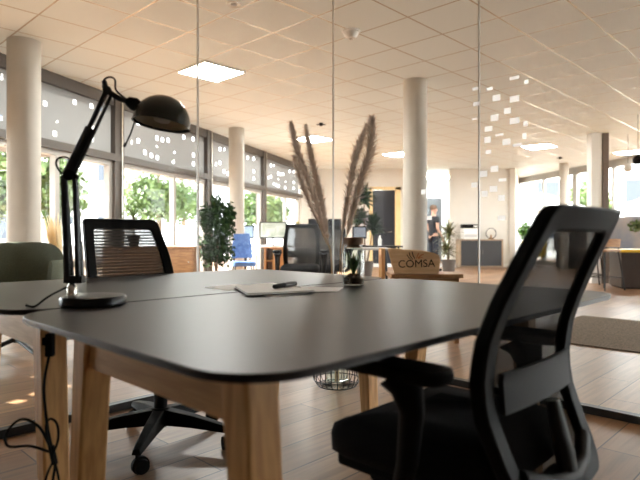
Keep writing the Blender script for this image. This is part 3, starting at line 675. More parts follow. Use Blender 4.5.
def pampas(pts, wid, plume_from, label, seed, y0):
    rnd = random.Random(seed)
    P = [at(px, py, y0+dy) for px, py, dy in pts] ; base = Vector((bp_.x+(P[0].x-bp_.x)*0.25, y0+(bp_.y-y0)*0.9, 0.03))
    e = empty('pampas_grass', base, 0, label, 'pampas grass', 'dried pampas plumes in the wire basket')
    path = arc([Vector((0, 0, 0))]+[p-base for p in P], 14)
    bm = B(); tube(bm, path[:-3], [0.0035]*(len(path)-6)+[0.0015]*3, 6); link('stem', bm, PST, e, smooth=60)
    bm = B(); n = len(path); i0 = int(n*plume_from)
    for i in range(i0, n-1):
        f = (i-i0)/(n-1-i0); w = wid*(math.sin(math.pi*min(1, f*0.80+0.12))**0.8)
        d = (path[i+1]-path[i]).normalized(); sl = (path[i+1]-path[i]).length
        for k in range(int(60*sl/0.03)):
            a = rnd.uniform(0, 6.283); x = d.orthogonal().normalized(); y = d.cross(x)
            out = x*math.cos(a)+y*math.sin(a); L_ = rnd.uniform(0.6, 1.3)*w*2.1
            s = path[i]+d*rnd.uniform(0, sl); t = (d*rnd.uniform(0.85, 1.3)+out*rnd.uniform(0.2, 0.75)+Vector((0, 0, -0.08))).normalized()
            q0 = s+out*0.002; q1 = s+t*L_*0.55; q2 = s+t*L_+Vector((0, 0, -0.2*L_))+out*0.15*L_
            sd_ = t.cross(out).normalized() if t.cross(out).length > 0.01 else x
            a_, b_ = bm.verts.new(q0-sd_*0.0016), bm.verts.new(q0+sd_*0.0016); c_, d_ = bm.verts.new(q1-sd_*0.003), bm.verts.new(q1+sd_*0.003); g = bm.verts.new(q2)
            bm.faces.new((a_, b_, d_, c_)); bm.faces.new((c_, d_, g))
    tube(bm, path[i0:], [0.005]*(len(path)-i0-3)+[0.005, 0.003, 0.001], 6)
    o = link('plume', bm, PAMP, e)
pampas([(331, 262, 0), (326, 240, 0), (315, 200, 0), (300, 158, 0), (291, 124, 0)], 0.042, 0.42, 'dried pampas plume leaning furthest left', 1, 3.38)
pampas([(332, 262, 0), (328, 242, 0), (322, 205, 0), (313, 165, 0), (306, 128, 0)], 0.042, 0.42, 'dried pampas plume second from the left, ending below the leftmost tip', 2, 3.44)
pampas([(331, 262, 0), (325, 240, 0), (312, 208, 0), (301, 180, 0), (294, 157, 0)], 0.03, 0.5, 'short thin pampas plume under the leftmost one', 5, 3.30)
pampas([(342, 262, 0), (347, 235, 0), (358, 190, 0), (370, 150, 0), (372, 119, 0)], 0.052, 0.40, 'tallest dried pampas plume, leaning right', 3, 3.40)
pampas([(340, 262, 0), (342, 235, 0), (349, 190, 0), (356, 155, 0), (367, 126, 0)], 0.045, 0.42, 'dried pampas plume just left of the tallest one, leaning right', 4, 3.46)

# ------------------------------------------------------------------ beyond the glass, left side
TEAL = noisy('grey_green_upholstery', (0.12, 0.135, 0.10), (0.15, 0.165, 0.125), 120, 0.85, spec=0.2)
def tub_chair(loc, rz, label, scale=1.0, m=TEAL, name='armchair'):
    e = empty(name, loc, rz, label, 'armchair'); e.scale = (scale,)*3
    bm = B(); N_ = 28; outer = []; inn = []
    # shell: sweep from right arm front, around back, to left arm front
    rows = []
    for i in range(N_+1):
        a = math.radians(-35 + 250*i/N_)        # 90 = back
        f = max(0, math.cos(math.radians((a*180/math.pi-90)*0.9))); f = f*f*(3-2*f)
        top = 0.74+0.14*f**1.5; x = 0.33*math.cos(a); y = -0.30*math.sin(a)
        r = []
        for z, k in ((0.33, 0.80), (0.40, 0.93), (0.55, 1.0), (top-0.03, 1.06), (top, 1.03), (top-0.01, 0.96), (0.55, 0.86), (0.42, 0.80)):
            r.append(bm.verts.new((x*k, y*k, z)))
        rows.append(r)
    for p, q in zip(rows, rows[1:]):
        for j in range(8): bm.faces.new((p[j], p[(j+1) % 8], q[(j+1) % 8], q[j]))
    bm.faces.new(rows[0]); bm.faces.new(rows[-1]); link('shell', bm, m, e, smooth=60)
    bm = B(); prism(bm, rrect(-0.26, -0.24, 0.26, 0.27, 0.12, 8), 0.34, 0.45); link('seat', bm, m, e, bevel=0.03, smooth=60)
    bm = B(); tube(bm, [(0, 0, 0.34), (0, 0, 0.1)], 0.022, 12); link('post', bm, BMETAL, e, smooth=40)
    for k in range(4):
        a = math.radians(90*k+38); bm = B(); tube(bm, [(0, 0, 0.13), (0.36*math.cos(a), 0.36*math.sin(a), 0.02)], [0.02, 0.011], 8); link('leg', bm, BMETAL, e, smooth=40)
    return e
tub_chair((-2.37, 4.30, 0), math.radians(197), 'grey-green tub armchair on black legs at the left edge behind the glass')
# side table with pale dried reeds
DRIED = noisy('pale_dried_reed', (0.88, 0.72, 0.45), (0.95, 0.84, 0.62), 20, 0.8)
_N, _L, _b = nodes(DRIED); _t = _N.new('ShaderNodeBsdfTranslucent'); _m = _N.new('ShaderNodeMixShader'); _m.inputs[0].default_value = 0.5
_t.inputs[0].default_value = (0.92, 0.80, 0.56, 1); _L.new(_b.outputs[0], _m.inputs[1]); _L.new(_t.outputs[0], _m.inputs[2]); _L.new(_m.outputs[0], [n for n in _N if n.type == 'OUTPUT_MATERIAL'][0].inputs[0])
e = empty('side_table', (-2.36, 5.05, 0), 0, 'small round side table carrying the pale dried reeds, behind the glass', 'side table')
bm = B(); lathe(bm, [(0, 0.50), (0.2, 0.50), (0.205, 0.51), (0.2, 0.52), (0, 0.52)], n=32); link('tabletop', bm, WOODR, e, smooth=40)
bm = B(); tube(bm, [(0, 0, 0.5), (0, 0, 0.02)], 0.02, 12); lathe(bm, [(0, 0), (0.15, 0), (0.15, 0.01), (0.03, 0.03)], n=24); link('pedestal', bm, BMETAL, e, smooth=40)
e = empty('dried_reeds', (-2.37, 5.02, 0.52), 0, 'bundle of pale yellow dried reeds in a dark vase, left of the lamp arm', 'dried plant')
bm = B(); lathe(bm, [(0, 0.0), (0.045, 0), (0.055, 0.05), (0.035, 0.12), (0.03, 0.12), (0.045, 0.05), (0, 0.01)], n=24); link('vase', bm, WOODR, e, smooth=40)
bm = B()
for k in range(26):
    a = random.uniform(0.0, 1.2); yy = random.uniform(-0.3, 0.3)
    leaf(bm, (0, 0, 0.08), Vector((-math.sin(a)*0.42+0.0, yy*0.25, 1)), random.uniform(0.40, 0.56), 0.04, -0.2, n=5)
link('reeds', bm, DRIED, e, smooth=60)
bm = B(); lathe(bm, [(0, 0), (0.032, 0), (0.034, 0.36), (0.03, 0.36), (0.028, 0.01), (0, 0.01)], n=24)
tag(link('glass_cylinder', bm, mat('smoky_brown_glass', (0.20, 0.13, 0.09), 0.15), loc=(-2.23, 5.1, 0.52), smooth=40), 'narrow brown glass cylinder beside the pale dried reeds', 'vase')

# sideboard along the window wall, spiky plant on it
e = empty('sideboard', (-2.45, 8.05, 0), 0, 'long warm-brown wooden sideboard along the window wall behind the mesh chair', 'sideboard')
bm = B(); box(bm, (0, 0, 0.40), (1.30, 0.42, 0.70)); link('body', bm, WOODR, e, bevel=0.004)
bm = B(); box(bm, (0, 0, 0.765), (1.34, 0.45, 0.03)); link('top', bm, WOODR, e, bevel=0.004)
for k in range(3):
    bm = B(); box(bm, (-0.43+0.43*k, -0.218, 0.40), (0.415, 0.016, 0.66)); o = link('door', bm, WOODR, e, bevel=0.002)
    bm = B(); bmesh.ops.create_uvsphere(bm, u_segments=10, v_segments=6, radius=0.013, matrix=Matrix.Translation((-0.43+0.43*k+0.16, -0.237, 0.56))); link('knob', bm, CHROME, o, smooth=60)
for sx in (-0.6, 0.6): bm = B(); box(bm, (sx, 0, 0.025), (0.05, 0.36, 0.05)); link('foot', bm, BLACK, e)
DLEAF = noisy('dark_leaf', (0.008, 0.022, 0.007), (0.03, 0.06, 0.018), 25, 0.7, spec=0.08)
MLEAF = noisy('mid_leaf', (0.05, 0.10, 0.025), (0.16, 0.22, 0.06), 25, 0.5)
RLEAF = noisy('olive_red_leaf', (0.06, 0.09, 0.03), (0.20, 0.16, 0.07), 12, 0.5)
def dracaena(loc, label, h, leafmat, pot_r, pot_h, potmat, crowns, nleaf=34, ll=0.32, name='dracaena_plant', lw=0.03, tr=0.02):
    e = empty(name, loc, 0, label, 'potted plant')
    bm = B(); lathe(bm, [(0, 0), (pot_r*0.72, 0), (pot_r, pot_h), (pot_r*0.92, pot_h), (pot_r*0.86, pot_h*0.9), (0, pot_h*0.9)], n=28); link('pot', bm, potmat, e, smooth=40)
    bm = B(); bl = B()
    for cx, cy, cz in crowns:
        tube(bm, [(cx*0.2, cy*0.2, pot_h*0.85), (cx*0.7, cy*0.7, pot_h+(cz-pot_h)*0.5), (cx, cy, cz)], [tr, tr*0.8, tr*0.6], 8)
        for k in range(nleaf):
            a = random.uniform(0, 6.283); el = random.uniform(-0.1, 1.45)
            leaf(bl, (cx, cy, cz-random.uniform(0, 0.1)*ll/0.3), Vector((math.cos(a)*math.cos(el), math.sin(a)*math.cos(el), math.sin(el))), ll*random.uniform(0.75, 1.1), lw, random.uniform(0.3, 1.1))
    link('stem', bm, mat('bark', (0.16, 0.11, 0.07), 0.85), e, smooth=60); link('leaves', bl, leafmat, e, smooth=60); return e
TERRA = mat('dark_taupe_pot', (0.10, 0.085, 0.075), 0.6)
dracaena((-2.72, 8.05, 0.78), 'small spiky green plant on the sideboard in front of the bright window', 0.8, MLEAF, 0.09, 0.16, GREYP, [(0, 0, 0.42)], 30, 0.28, 'spiky_plant')
def leafy(name, loc, label, blobs, nl, size, m, pot=None, stems=None, cat='potted plant', group=None, seed=1):
    rnd = random.Random(seed); e = empty(name, loc, 0, label, cat, group)
    if pot:
        r, h = pot; bm = B(); lathe(bm, [(0, 0), (r*0.75, 0), (r, h), (r*0.9, h), (r*0.85, h*0.9), (0, h*0.9)], n=28); link('pot', bm, TERRA, e, smooth=40)
    bm = B()
    for s in stems: tube(bm, s[0], s[1], 8)
    link('trunk' if cat == 'tree' else 'stem', bm, mat('bark', (0.16, 0.11, 0.07), 0.85), e, smooth=60)
    bm = B()
    for k in range(nl):
        bx, by, bz, rx, ry, rz = rnd.choice(blobs)
        while True:
            p = Vector((rnd.uniform(-1, 1), rnd.uniform(-1, 1), rnd.uniform(-1, 1)))
            if p.length < 1: break
        p = p*(0.6+0.4*rnd.random())
        q = Vector((bx+p.x*rx, by+p.y*ry, bz+p.z*rz)); s = size*rnd.uniform(0.6, 1.3)
        E = Euler((rnd.uniform(-1.2, 1.2), rnd.uniform(-1.2, 1.2), rnd.uniform(0, 6.3))).to_matrix()
        vs = [bm.verts.new(q+E @ Vector(v)*s) for v in ((-0.5, 0, 0), (0, -0.28, 0.06), (0.55, 0, 0), (0, 0.28, 0.06))]
        bm.faces.new(vs)
    link('foliage', bm, m, e); return e
leafy('ficus_plant', (-1.60, 8.5, 0), 'tall bushy dark green ficus with small leaves left of the far column', [(0, 0, 0.95, 0.27, 0.24, 0.42), (0.02, 0, 1.34, 0.15, 0.15, 0.28), (-0.15, 0, 1.2, 0.15, 0.15, 0.25), (0.19, 0, 1.25, 0.13, 0.12, 0.24), (-0.12, 0, 0.7, 0.2, 0.18, 0.28), (0.08, 0, 0.66, 0.24, 0.22, 0.26), (0.1, 0, 1.0, 0.22, 0.2, 0.3)],
      3200, 0.07, DLEAF, (0.2, 0.36), [([(0, 0, 0.3), (0.03, 0, 0.9), (0.02, 0, 1.45)], [0.018, 0.014, 0.006]), ([(0, 0, 0.3), (-0.06, 0.02, 0.8), (-0.12, 0.02, 1.3)], [0.015, 0.01, 0.005])])

# ------------------------------------------------------------------ open-plan workstations in the background
def workdesk(loc, rz, w, d, topm, label, name='work_desk'):
    e = empty(name, loc, rz, label, 'desk')
    bm = B(); box(bm, (0, 0, 0.725), (w, d, 0.03)); link('tabletop', bm, topm, e, bevel=0.003)
    for sx in (-1, 1):
        for sy in (-1, 1): bm = B(); tube(bm, [(sx*(w/2-0.08), sy*(d/2-0.08), 0.71), (sx*(w/2-0.05), sy*(d/2-0.05), 0)], [0.022, 0.016], 8); link('leg', bm, BMETAL, e, smooth=40)
    return e
p = at(272, 245, 10.6)
workdesk((-0.90, 11.0, 0), 0.1, 1.3, 0.8, WHITE, 'white work desk with black legs near the far window, carrying a monitor')
e = empty('drawer_unit', (-0.83, 10.1, 0), 0, 'orange-brown wooden open cabinet in front of the white desk', 'cabinet')
OWOOD = noisy('orange_wood', (0.38, 0.17, 0.06), (0.52, 0.27, 0.11), 5, 0.45, stretch=(12, 12, 1))
bm = B(); box(bm, (-0.16, 0, 0.36), (0.03, 0.4, 0.70)); box(bm, (0.19, 0, 0.36), (0.10, 0.4, 0.70)); box(bm, (0.06, 0, 0.36), (0.16, 0.38, 0.70)); box(bm, (0.015, 0, 0.715), (0.42, 0.42, 0.02)); box(bm, (0, 0.18, 0.36), (0.34, 0.02, 0.7)); link('body', bm, OWOOD, e)
for z in (0.25, 0.48): bm = B(); box(bm, (-0.08, 0, z), (0.14, 0.36, 0.02)); link('shelf', bm, OWOOD, e)
def monitor(loc, rz, label, w=0.54, h=0.33, scr=None, group=None):
    e = empty('computer_monitor', loc, rz, label, 'monitor', group)
    bm = B(); box(bm, (0, 0, 0.14+h/2), (w, 0.025, h)); link('housing', bm, BLACK, e, bevel=0.004)
    bm = B(); box(bm, (0, -0.0135, 0.14+h/2+0.004), (w-0.05, 0.002, h-0.05)); link('screen', bm, scr or mat('dark_screen', (0.02, 0.02, 0.025), 0.1), e)
    bm = B(); tube(bm, [(0, 0.03, 0.01), (0, 0.03, 0.2)], 0.018, 10); box(bm, (0, 0.01, 0.006), (0.22, 0.17, 0.012)); link('stand', bm, BLACK, e); return e
SCRL = noisy('pale_screen', (0.42, 0.50, 0.42), (0.75, 0.8, 0.76), 7, 0.15)
monitor((-0.93, 10.9, 0.74), 0.12, 'monitor with a pale screen on the white desk', scr=SCRL)
monitor((-1.42, 10.85, 0.74), -0.2, 'monitor with a bluish screen left of the pale one', w=0.26, h=0.26, scr=mat('blue_screen', (0.30, 0.42, 0.62), 0.15))
ch2 = dup(ch1, (-0.24, 6.7, 0), math.radians(178), 'mesh-back office chair in the background, left of the glass corner joint', None, 1.10)
ch3 = dup(ch1, (0.13, 7.9, 0), math.radians(172), 'mesh-back office chair partly behind the pampas stems at the glass corner joint', None, 1.09)
workdesk((0.35, 8.9, 0), 0.0, 1.5, 0.75, mat('grey_desktop', (0.35, 0.33, 0.30), 0.4), 'grey work desk with black legs behind the pampas stems')
monitor((0.08, 9.0, 0.74), 0.1, 'dark monitor on the grey desk, behind the pampas stems on the left')
# blue draped chair
e = empty('upholstered_chair', (-1.30, 9.35, 0), math.radians(195), 'chair with a bright blue fabric back, right of the ficus', 'chair')
BLUE = noisy('blue_fabric', (0.06, 0.13, 0.34), (0.12, 0.24, 0.52), 14, 0.85)
bm = B(); prism(bm, rrect(-0.19, -0.2, 0.19, 0.2, 0.06), 0.42, 0.5); link('seat', bm, BLUE, e, bevel=0.02)
bm = B(); rows = []
for j in range(7):
    z = 0.55+0.42*j/6; w = 0.18-0.05*(j/6)**2; rows.append([bm.verts.new((w*k/3, -0.2-0.05*j/6+0.03*abs(k/3)**2, z)) for k in range(-3, 4)]+[bm.verts.new((w*k/3, -0.24-0.05*j/6+0.03*abs(k/3)**2, z)) for k in range(3, -4, -1)])
for a, b in zip(rows, rows[1:]):
    for k in range(14): bm.faces.new((a[k], a[(k+1) % 14], b[(k+1) % 14], b[k]))
bm.faces.new(rows[0]); bm.faces.new(rows[-1]); link('backrest', bm, BLUE, e, smooth=60)
for sx in (-1, 1):
    for sy in (-1, 1): bm = B(); tube(bm, [(sx*0.15, sy*0.15, 0.43), (sx*0.2, sy*0.2, 0)], 0.012, 8); link('leg', bm, BMETAL, e)
    bm = B(); tube(bm, [(sx*0.14, -0.19, 0.45), (sx*0.14, -0.225, 0.6)], 0.012, 8); link('back_strut', bm, BMETAL, e)
# sill planters far left bay
leafy('potted_plant', (-0.46, 11.0, 0.74), 'small yellow-green leafy plant on the white desk', [(0, 0, 0.36, 0.09, 0.09, 0.13)], 160, 0.06, noisy('yellow_green_leaf', (0.20, 0.20, 0.03), (0.45, 0.36, 0.06), 20, 0.5), (0.06, 0.14), [([(0, 0, 0.1), (0, 0, 0.4)], 0.006)])
leafy('bushy_plant', (0.0, 12.6, 0.0), 'low green leafy plant behind the background chairs', [(0, 0, 1.05, 0.22, 0.2, 0.22)], 300, 0.08, MLEAF, (0.16, 0.7), [([(0, 0, 0.5), (0, 0, 1.1)], 0.012)])
# dracaena by the doorway
dracaena((0.95, 11.6, 0), 'tall dark-leaved dracaena with two crowns left of the doorway', 1.9, DLEAF, 0.18, 0.4, TERRA, [(-0.14, 0, 1.28), (0.17, 0.05, 1.12), (-0.02, 0, 1.72)], 95, 0.36, lw=0.085)
workdesk((1.15, 10.9, 0), 0, 0.9, 0.6, GREYP, 'dark low desk in front of the dracaena by the doorway')
monitor((0.78, 10.9, 0.74), 0.3, 'small blue-grey monitor on the dark desk under the dracaena', w=0.30, h=0.24, scr=mat('blue_grey_screen', (0.28, 0.33, 0.42), 0.2))
p = at(376, 239, 10.9)
e = empty('bottle', (p.x+0.06, 10.75, 0.74), 0, 'small white bottle on the dark desk by the doorway', 'bottle')
bm = B(); lathe(bm, [(0, 0), (0.035, 0), (0.035, 0.13), (0.015, 0.16), (0.015, 0.2), (0, 0.2)], n=16); link('body', bm, WHITE, e, smooth=40)
bm = B(); lathe(bm, [(0, 0.2), (0.018, 0.2), (0.018, 0.22), (0, 0.22)], n=16); link('cap', bm, BLACK, e, smooth=40)

# ------------------------------------------------------------------ wooden bench with the marked crate
e = empty('wooden_bench', (0.92, 4.9, 0), 0, 'low brown wooden bench behind the glass with the marked crate on it', 'bench')
bm = B(); box(bm, (0, 0, 0.585), (0.62, 0.36, 0.035)); link('seat', bm, WOODR, e, bevel=0.004)
for sx in (-0.26, 0.26): bm = B(); box(bm, (sx, 0, 0.284), (0.04, 0.30, 0.566)); link('side_panel', bm, WOODR, e, bevel=0.004)
bm = B(); box(bm, (0, -0.15, 0.515), (0.48, 0.03, 0.10)); link('apron', bm, WOODR, e)
e = empty('wooden_crate', (0.845, 4.88, 0.6035), -0.10, 'pale wooden crate with flared sides marked with the letters COMSA', 'crate')
def board(bm, pts, y0, y1):
    a = [bm.verts.new((x, y0, z)) for x, z in pts]; b = [bm.verts.new((x, y1, z)) for x, z in pts]; n = len(pts)
    for i in range(n): bm.faces.new((a[i], a[(i+1) % n], b[(i+1) % n], b[i]))
    bm.faces.new(a); bm.faces.new(b)
front = [(-0.19, 0.0), (0.19, 0.0), (0.205, 0.12), (0.19, 0.165), (0.15, 0.18), (0.05, 0.20), (-0.10, 0.205), (-0.235, 0.215), (-0.24, 0.205)]
bm = B(); board(bm, front, -0.12, -0.105); link('front_panel', bm, CRATE, e, bevel=0.002)
bm = B(); board(bm, front, 0.105, 0.12); link('back_panel', bm, CRATE, e, bevel=0.002)
bm = B(); box(bm, (0.185, 0, 0.07), (0.014, 0.21, 0.13)); link('side_panel', bm, CRATE, e)
bm = B(); box(bm, (-0.185, 0, 0.085), (0.014, 0.21, 0.16)); link('side_panel', bm, CRATE, e)
bm = B(); box(bm, (0, 0, 0.008), (0.355, 0.208, 0.012)); link('bottom_panel', bm, CRATE, e)
me = text_mesh('COMSA', 0.092); me.materials.append(BLACK); o = bpy.data.objects.new('lettering', me); COL.objects.link(o); o.parent = e
o.location = (0.0, -0.1215, 0.085); o.rotation_euler = (math.pi/2, math.radians(-2), 0); o.scale = (1.0, 1, 1)
bm = B(); y = -0.1215
def stroke(pts, w, mi=0):
    tube(bm, arc([(x, y, z) for x, z in pts], 4), w, 5, mi=mi)
stroke([(-0.06, 0.185), (-0.055, 0.155), (-0.03, 0.125)], 0.0035); stroke([(-0.035, 0.19), (-0.03, 0.16), (-0.012, 0.13)], 0.004); stroke([(-0.08, 0.165), (-0.07, 0.145), (-0.045, 0.122)], 0.003)
stroke([(0.02, 0.18), (0.008, 0.155), (0.0, 0.132)], 0.004, 1); stroke([(0.06, 0.17), (0.04, 0.16), (0.012, 0.135)], 0.004, 1); stroke([(0.055, 0.14), (0.035, 0.14), (0.015, 0.13)], 0.003, 1)
link('painted_emblem', bm, [BLACK, mat('orange_ink', (0.55, 0.18, 0.05), 0.7)], e)
bm = B(); box(bm, (0, 0, 0.41), (0.035, 0.035, 0.82)); box(bm, (0.0, 0.17, 0.41), (0.035, 0.035, 0.82)); box(bm, (0, 0.085, 0.78), (0.03, 0.15, 0.05)); box(bm, (0, 0.085, 0.3), (0.03, 0.15, 0.04))
tag(link('wooden_stand', bm, OAK, loc=(0.565, 4.95, 0), bevel=0.003), 'slim upright oak stand at the left side of the marked crate', 'stand')

# ------------------------------------------------------------------ far right: plant, cabinet, printer
dracaena((3.2, 13.7, 0), 'spiky potted dracaena in a dark taupe pot right of the middle column', 1.3, RLEAF, 0.18, 0.34, TERRA, [(0, 0, 0.98), (-0.05, 0.02, 0.60)], 75, 0.42, lw=0.045)
e = empty('storage_cabinet', (4.72, YW-0.27, 0), 0, 'low cabinet with dark doors and pale wooden sides against the far wall', 'cabinet')
bm = B()
for s in (-0.62, 0.62): box(bm, (s, 0, 0.42), (0.04, 0.44, 0.80))
box(bm, (0, 0, 0.82), (1.28, 0.46, 0.03)); box(bm, (0, 0, 0.03), (1.2, 0.42, 0.03)); box(bm, (0, 0.2, 0.42), (1.2, 0.02, 0.78)); link('body', bm, noisy('pale_cabinet_wood', (0.32, 0.22, 0.14), (0.42, 0.3, 0.2), 5, 0.5), e)
for k in (-1, 1):
    bm = B(); box(bm, (k*0.298, -0.21, 0.425), (0.588, 0.02, 0.74)); o = link('door', bm, mat('charcoal_door', (0.035, 0.035, 0.037), 0.35), e, bevel=0.003)
    bm = B(); box(bm, (k*0.04, -0.225, 0.45), (0.012, 0.012, 0.12)); link('handle', bm, CHROME, o)
e = empty('printer', (4.42, YW-0.27, 0.835), 0, 'white office printer with a black top on the dark-doored cabinet', 'printer')
bm = B(); box(bm, (0, 0, 0.16), (0.44, 0.36, 0.32)); link('body', bm, WHITE, e, bevel=0.02)
bm = B(); box(bm, (0, -0.01, 0.385), (0.44, 0.36, 0.11)); link('scanner_unit', bm, BLACK, e, bevel=0.015)
bm = B(); box(bm, (0.14, -0.195, 0.38), (0.12, 0.02, 0.05)); link('control_panel', bm, WHITE, e)
bm = B(); box(bm, (0, -0.185, 0.1), (0.36, 0.012, 0.09)); link('paper_tray', bm, mat('light_grey', (0.5, 0.5, 0.5), 0.5), e)
e = empty('ring_ornament', (5.07, YW-0.27, 0.835), 0, 'round ring ornament standing on the right of the dark-doored cabinet', 'ornament')
bm = B(); tube(bm, [(0.15*math.cos(a), 0, 0.175+0.15*math.sin(a)) for a in [2*math.pi*k/32 for k in range(33)]], 0.012, 8, cap=False); link('ring', bm, BMETAL, e, smooth=60)
bm = B(); box(bm, (0, 0, 0.01), (0.16, 0.1, 0.02)); link('foot', bm, WOODR, e)
bm = B(); lathe(bm, [(0, 0.02), (0.03, 0.03), (0.035, 0.09), (0.015, 0.13), (0, 0.16)], n=16); link('figure', bm, WOODR, e, smooth=50)

# stair-side counter, stools, pendant lamps
e = empty('bar_counter', (6.12, 9.9, 0), math.radians(-12), 'dark-fronted bar counter with a yellow top at the right edge', 'counter')
DKB = noisy('dark_brown_panel', (0.025, 0.018, 0.015), (0.05, 0.035, 0.028), 6, 0.35, stretch=(10, 1, 1))
bm = B(); box(bm, (0, 0, 0.33), (1.5, 0.7, 0.62)); link('body', bm, DKB, e, bevel=0.004)
bm = B(); box(bm, (0, 0, 0.012), (1.44, 0.66, 0.024)); link('plinth', bm, BLACK, e)
bm = B(); box(bm, (0, 0, 0.665), (1.58, 0.78, 0.05)); link('counter_top', bm, mat('yellow_top', (0.72, 0.47, 0.03), 0.4), e, bevel=0.01)
leafy('trailing_plant', (5.85, 9.75, 0.69), 'green fern in a dark planter on the yellow-topped counter', [(-0.15, 0, 0.42, 0.26, 0.15, 0.13), (0.15, 0, 0.40, 0.25, 0.15, 0.15)], 520, 0.075, MLEAF, (0.12, 0.3), [([(0, 0, 0.2), (0, 0, 0.42)], 0.01)])
def stool(loc, rz, label):
    e = empty('bar_stool', loc, rz, label, 'bar stool', 'tall stools by the yellow-topped counter')
    bm = B(); prism(bm, rrect(-0.19, -0.19, 0.19, 0.19, 0.06), 0.66, 0.70); link('seat', bm, WOODR, e, bevel=0.008)
    bm = B(); rows = []
    for j in range(5):
        z = 0.74+0.14*j/4; rows.append([bm.verts.new((0.17*(1-0.1*j/4)*k/3, -0.19-0.04*j/4+0.04*(k/3)**2, z)) for k in range(-3, 4)]+[bm.verts.new((0.17*(1-0.1*j/4)*k/3, -0.205-0.04*j/4+0.04*(k/3)**2, z)) for k in range(3, -4, -1)])
    for a, b in zip(rows, rows[1:]):
        for k in range(14): bm.faces.new((a[k], a[(k+1) % 14], b[(k+1) % 14], b[k]))
    bm.faces.new(rows[0]); bm.faces.new(rows[-1]); link('backrest', bm, WOODR, e, smooth=60)
    for sx in (-1, 1):
        bm = B(); tube(bm, [(sx*0.13, -0.16, 0.67), (sx*0.13, -0.20, 0.8)], 0.01, 6); link('back_strut', bm, BMETAL, e)
        for sy in (-1, 1): bm = B(); tube(bm, [(sx*0.15, sy*0.15, 0.665), (sx*0.22, sy*0.22, 0)], 0.013, 8); link('leg', bm, BMETAL, e)
    bm = B()
    for sx in (-1, 1): tube(bm, [(sx*0.2, -0.2, 0.22), (sx*0.2, 0.2, 0.22)], 0.008, 6); tube(bm, [(-0.2, sx*0.2, 0.22), (0.2, sx*0.2, 0.22)], 0.008, 6)
    link('footrest', bm, BMETAL, e); return e
s0 = stool((4.93, 9.55, 0), 1.9, 'brown bar stool with black legs, the one closer to the counter')
dup(s0, (5.03, 10.3, 0), 1.3, 'brown bar stool with black legs, the one behind, half hidden by the chair back')
def pendant(px, py, dp, r, m, label):
    p = at(px, py, dp); e = empty('pendant_lamp', p, 0, label, 'pendant lamp')
    bm = B(); lathe(bm, [(0, r), (r*0.5, r*0.87), (r*0.87, r*0.5), (r, 0), (r*0.9, -r*0.45), (r*0.6, -r*0.8), (r*0.55, -r*0.75), (r*0.8, -r*0.4), (r*0.9, 0), (0, r*0.85)], n=24); link('lamp_shade', bm, m, e, smooth=60)
    bm = B(); tube(bm, [(0, 0, r), (0, 0, HC-p.z)], 0.004, 6); link('cord', bm, BLACK, e)
pendant(638, 160, 9.2, 0.085, BLACK, 'black globe pendant lamp at the right edge of the picture')
pendant(628, 168, 11.0, 0.085, WHITE, 'white globe pendant lamp left of the black one')
# low dark parapet band along the right facade plus yellow chair
bm = B(); box(bm, rfac(5.2, 0.95, 0.5), (4.5, 0.05, 0.9), ra)
tag(link('screen_panel', bm, noisy('bluish_screen', (0.10, 0.11, 0.14), (0.20, 0.17, 0.15), 2, 0.3)), 'dark bluish partition panel before the right-hand windows', 'partition')
bm = B(); box(bm, rfac(5.2, 0.25, 0.5), (4.3, 0.03, 0.5), ra); 
tag(link('panel_footing', bm, mat('dark_footing', (0.04, 0.035, 0.03), 0.5)), 'dark low footing under the bluish partition panel', 'partition')
e = tub_chair((6.02, 15.5, 0), 2.6, 'yellow tub chair beside the end of the far wall', 1.0, noisy('yellow_upholstery', (0.55, 0.36, 0.02), (0.65, 0.45, 0.04), 60, 0.8), 'lounge_chair')
leafy('leafy_plant', (6.14, 16.45, 0), 'bright green leafy plant by the right-hand windows at the end of the far wall', [(0, 0, 1.05, 0.24, 0.22, 0.3)], 420, 0.10, noisy('bright_leaf', (0.07, 0.22, 0.03), (0.2, 0.42, 0.08), 20, 0.5), (0.2, 0.6), [([(0, 0, 0.5), (0, 0, 1.1)], 0.015)])
# rug
bm = B(); box(bm, (0, 0, 0.006), (1.8, 3.6, 0.012))
tag(link('rug', bm, noisy('rug_pile', (0.11, 0.085, 0.06), (0.20, 0.155, 0.115), 60, 0.95, bump=0.6, spec=0.1), loc=uv(5.8, 0.45), rotz=GA), 'flat grey-brown rug on the floor behind the glass at the right', 'rug')

# ------------------------------------------------------------------ person
def skinned(name, pts, edges, m, parent, sub=2, root=0):
    me = bpy.data.meshes.new(name); me.from_pydata([p[:3] for p in pts], edges, []); me.materials.append(m)
    o = bpy.data.objects.new(name, me); COL.objects.link(o); o.parent = parent
    md = o.modifiers.new('skin', 'SKIN'); md.use_smooth_shade = True
    for i, p in enumerate(pts):
        sv = me.skin_vertices[0].data[i]; sv.radius = (p[3], p[4] if len(p) > 4 else p[3]); sv.use_root = (i == root)
    s = o.modifiers.new('sub', 'SUBSURF'); s.levels = sub; s.render_levels = sub
    return o
pp_ = at(433.5, 236, 14.7)
e = empty('person', (pp_.x, 14.7, 0), math.radians(-70), 'standing person in a dark T-shirt and dark trousers by the corridor, half behind the column', 'person')
SK = mat('skin', (0.50, 0.29, 0.21), 0.6)
body = [(0, 0, 0.96, 0.125, 0.1), (0, 0.0, 1.15, 0.12, 0.09), (0, 0, 1.34, 0.15, 0.1), (0, 0, 1.45, 0.08, 0.07), (0, 0.01, 1.53, 0.052), (0, 0.02, 1.60, 0.078, 0.085), (0, 0.02, 1.68, 0.08, 0.09), (0, 0.015, 1.73, 0.05, 0.055)]
ed = [(i, i+1) for i in range(7)]
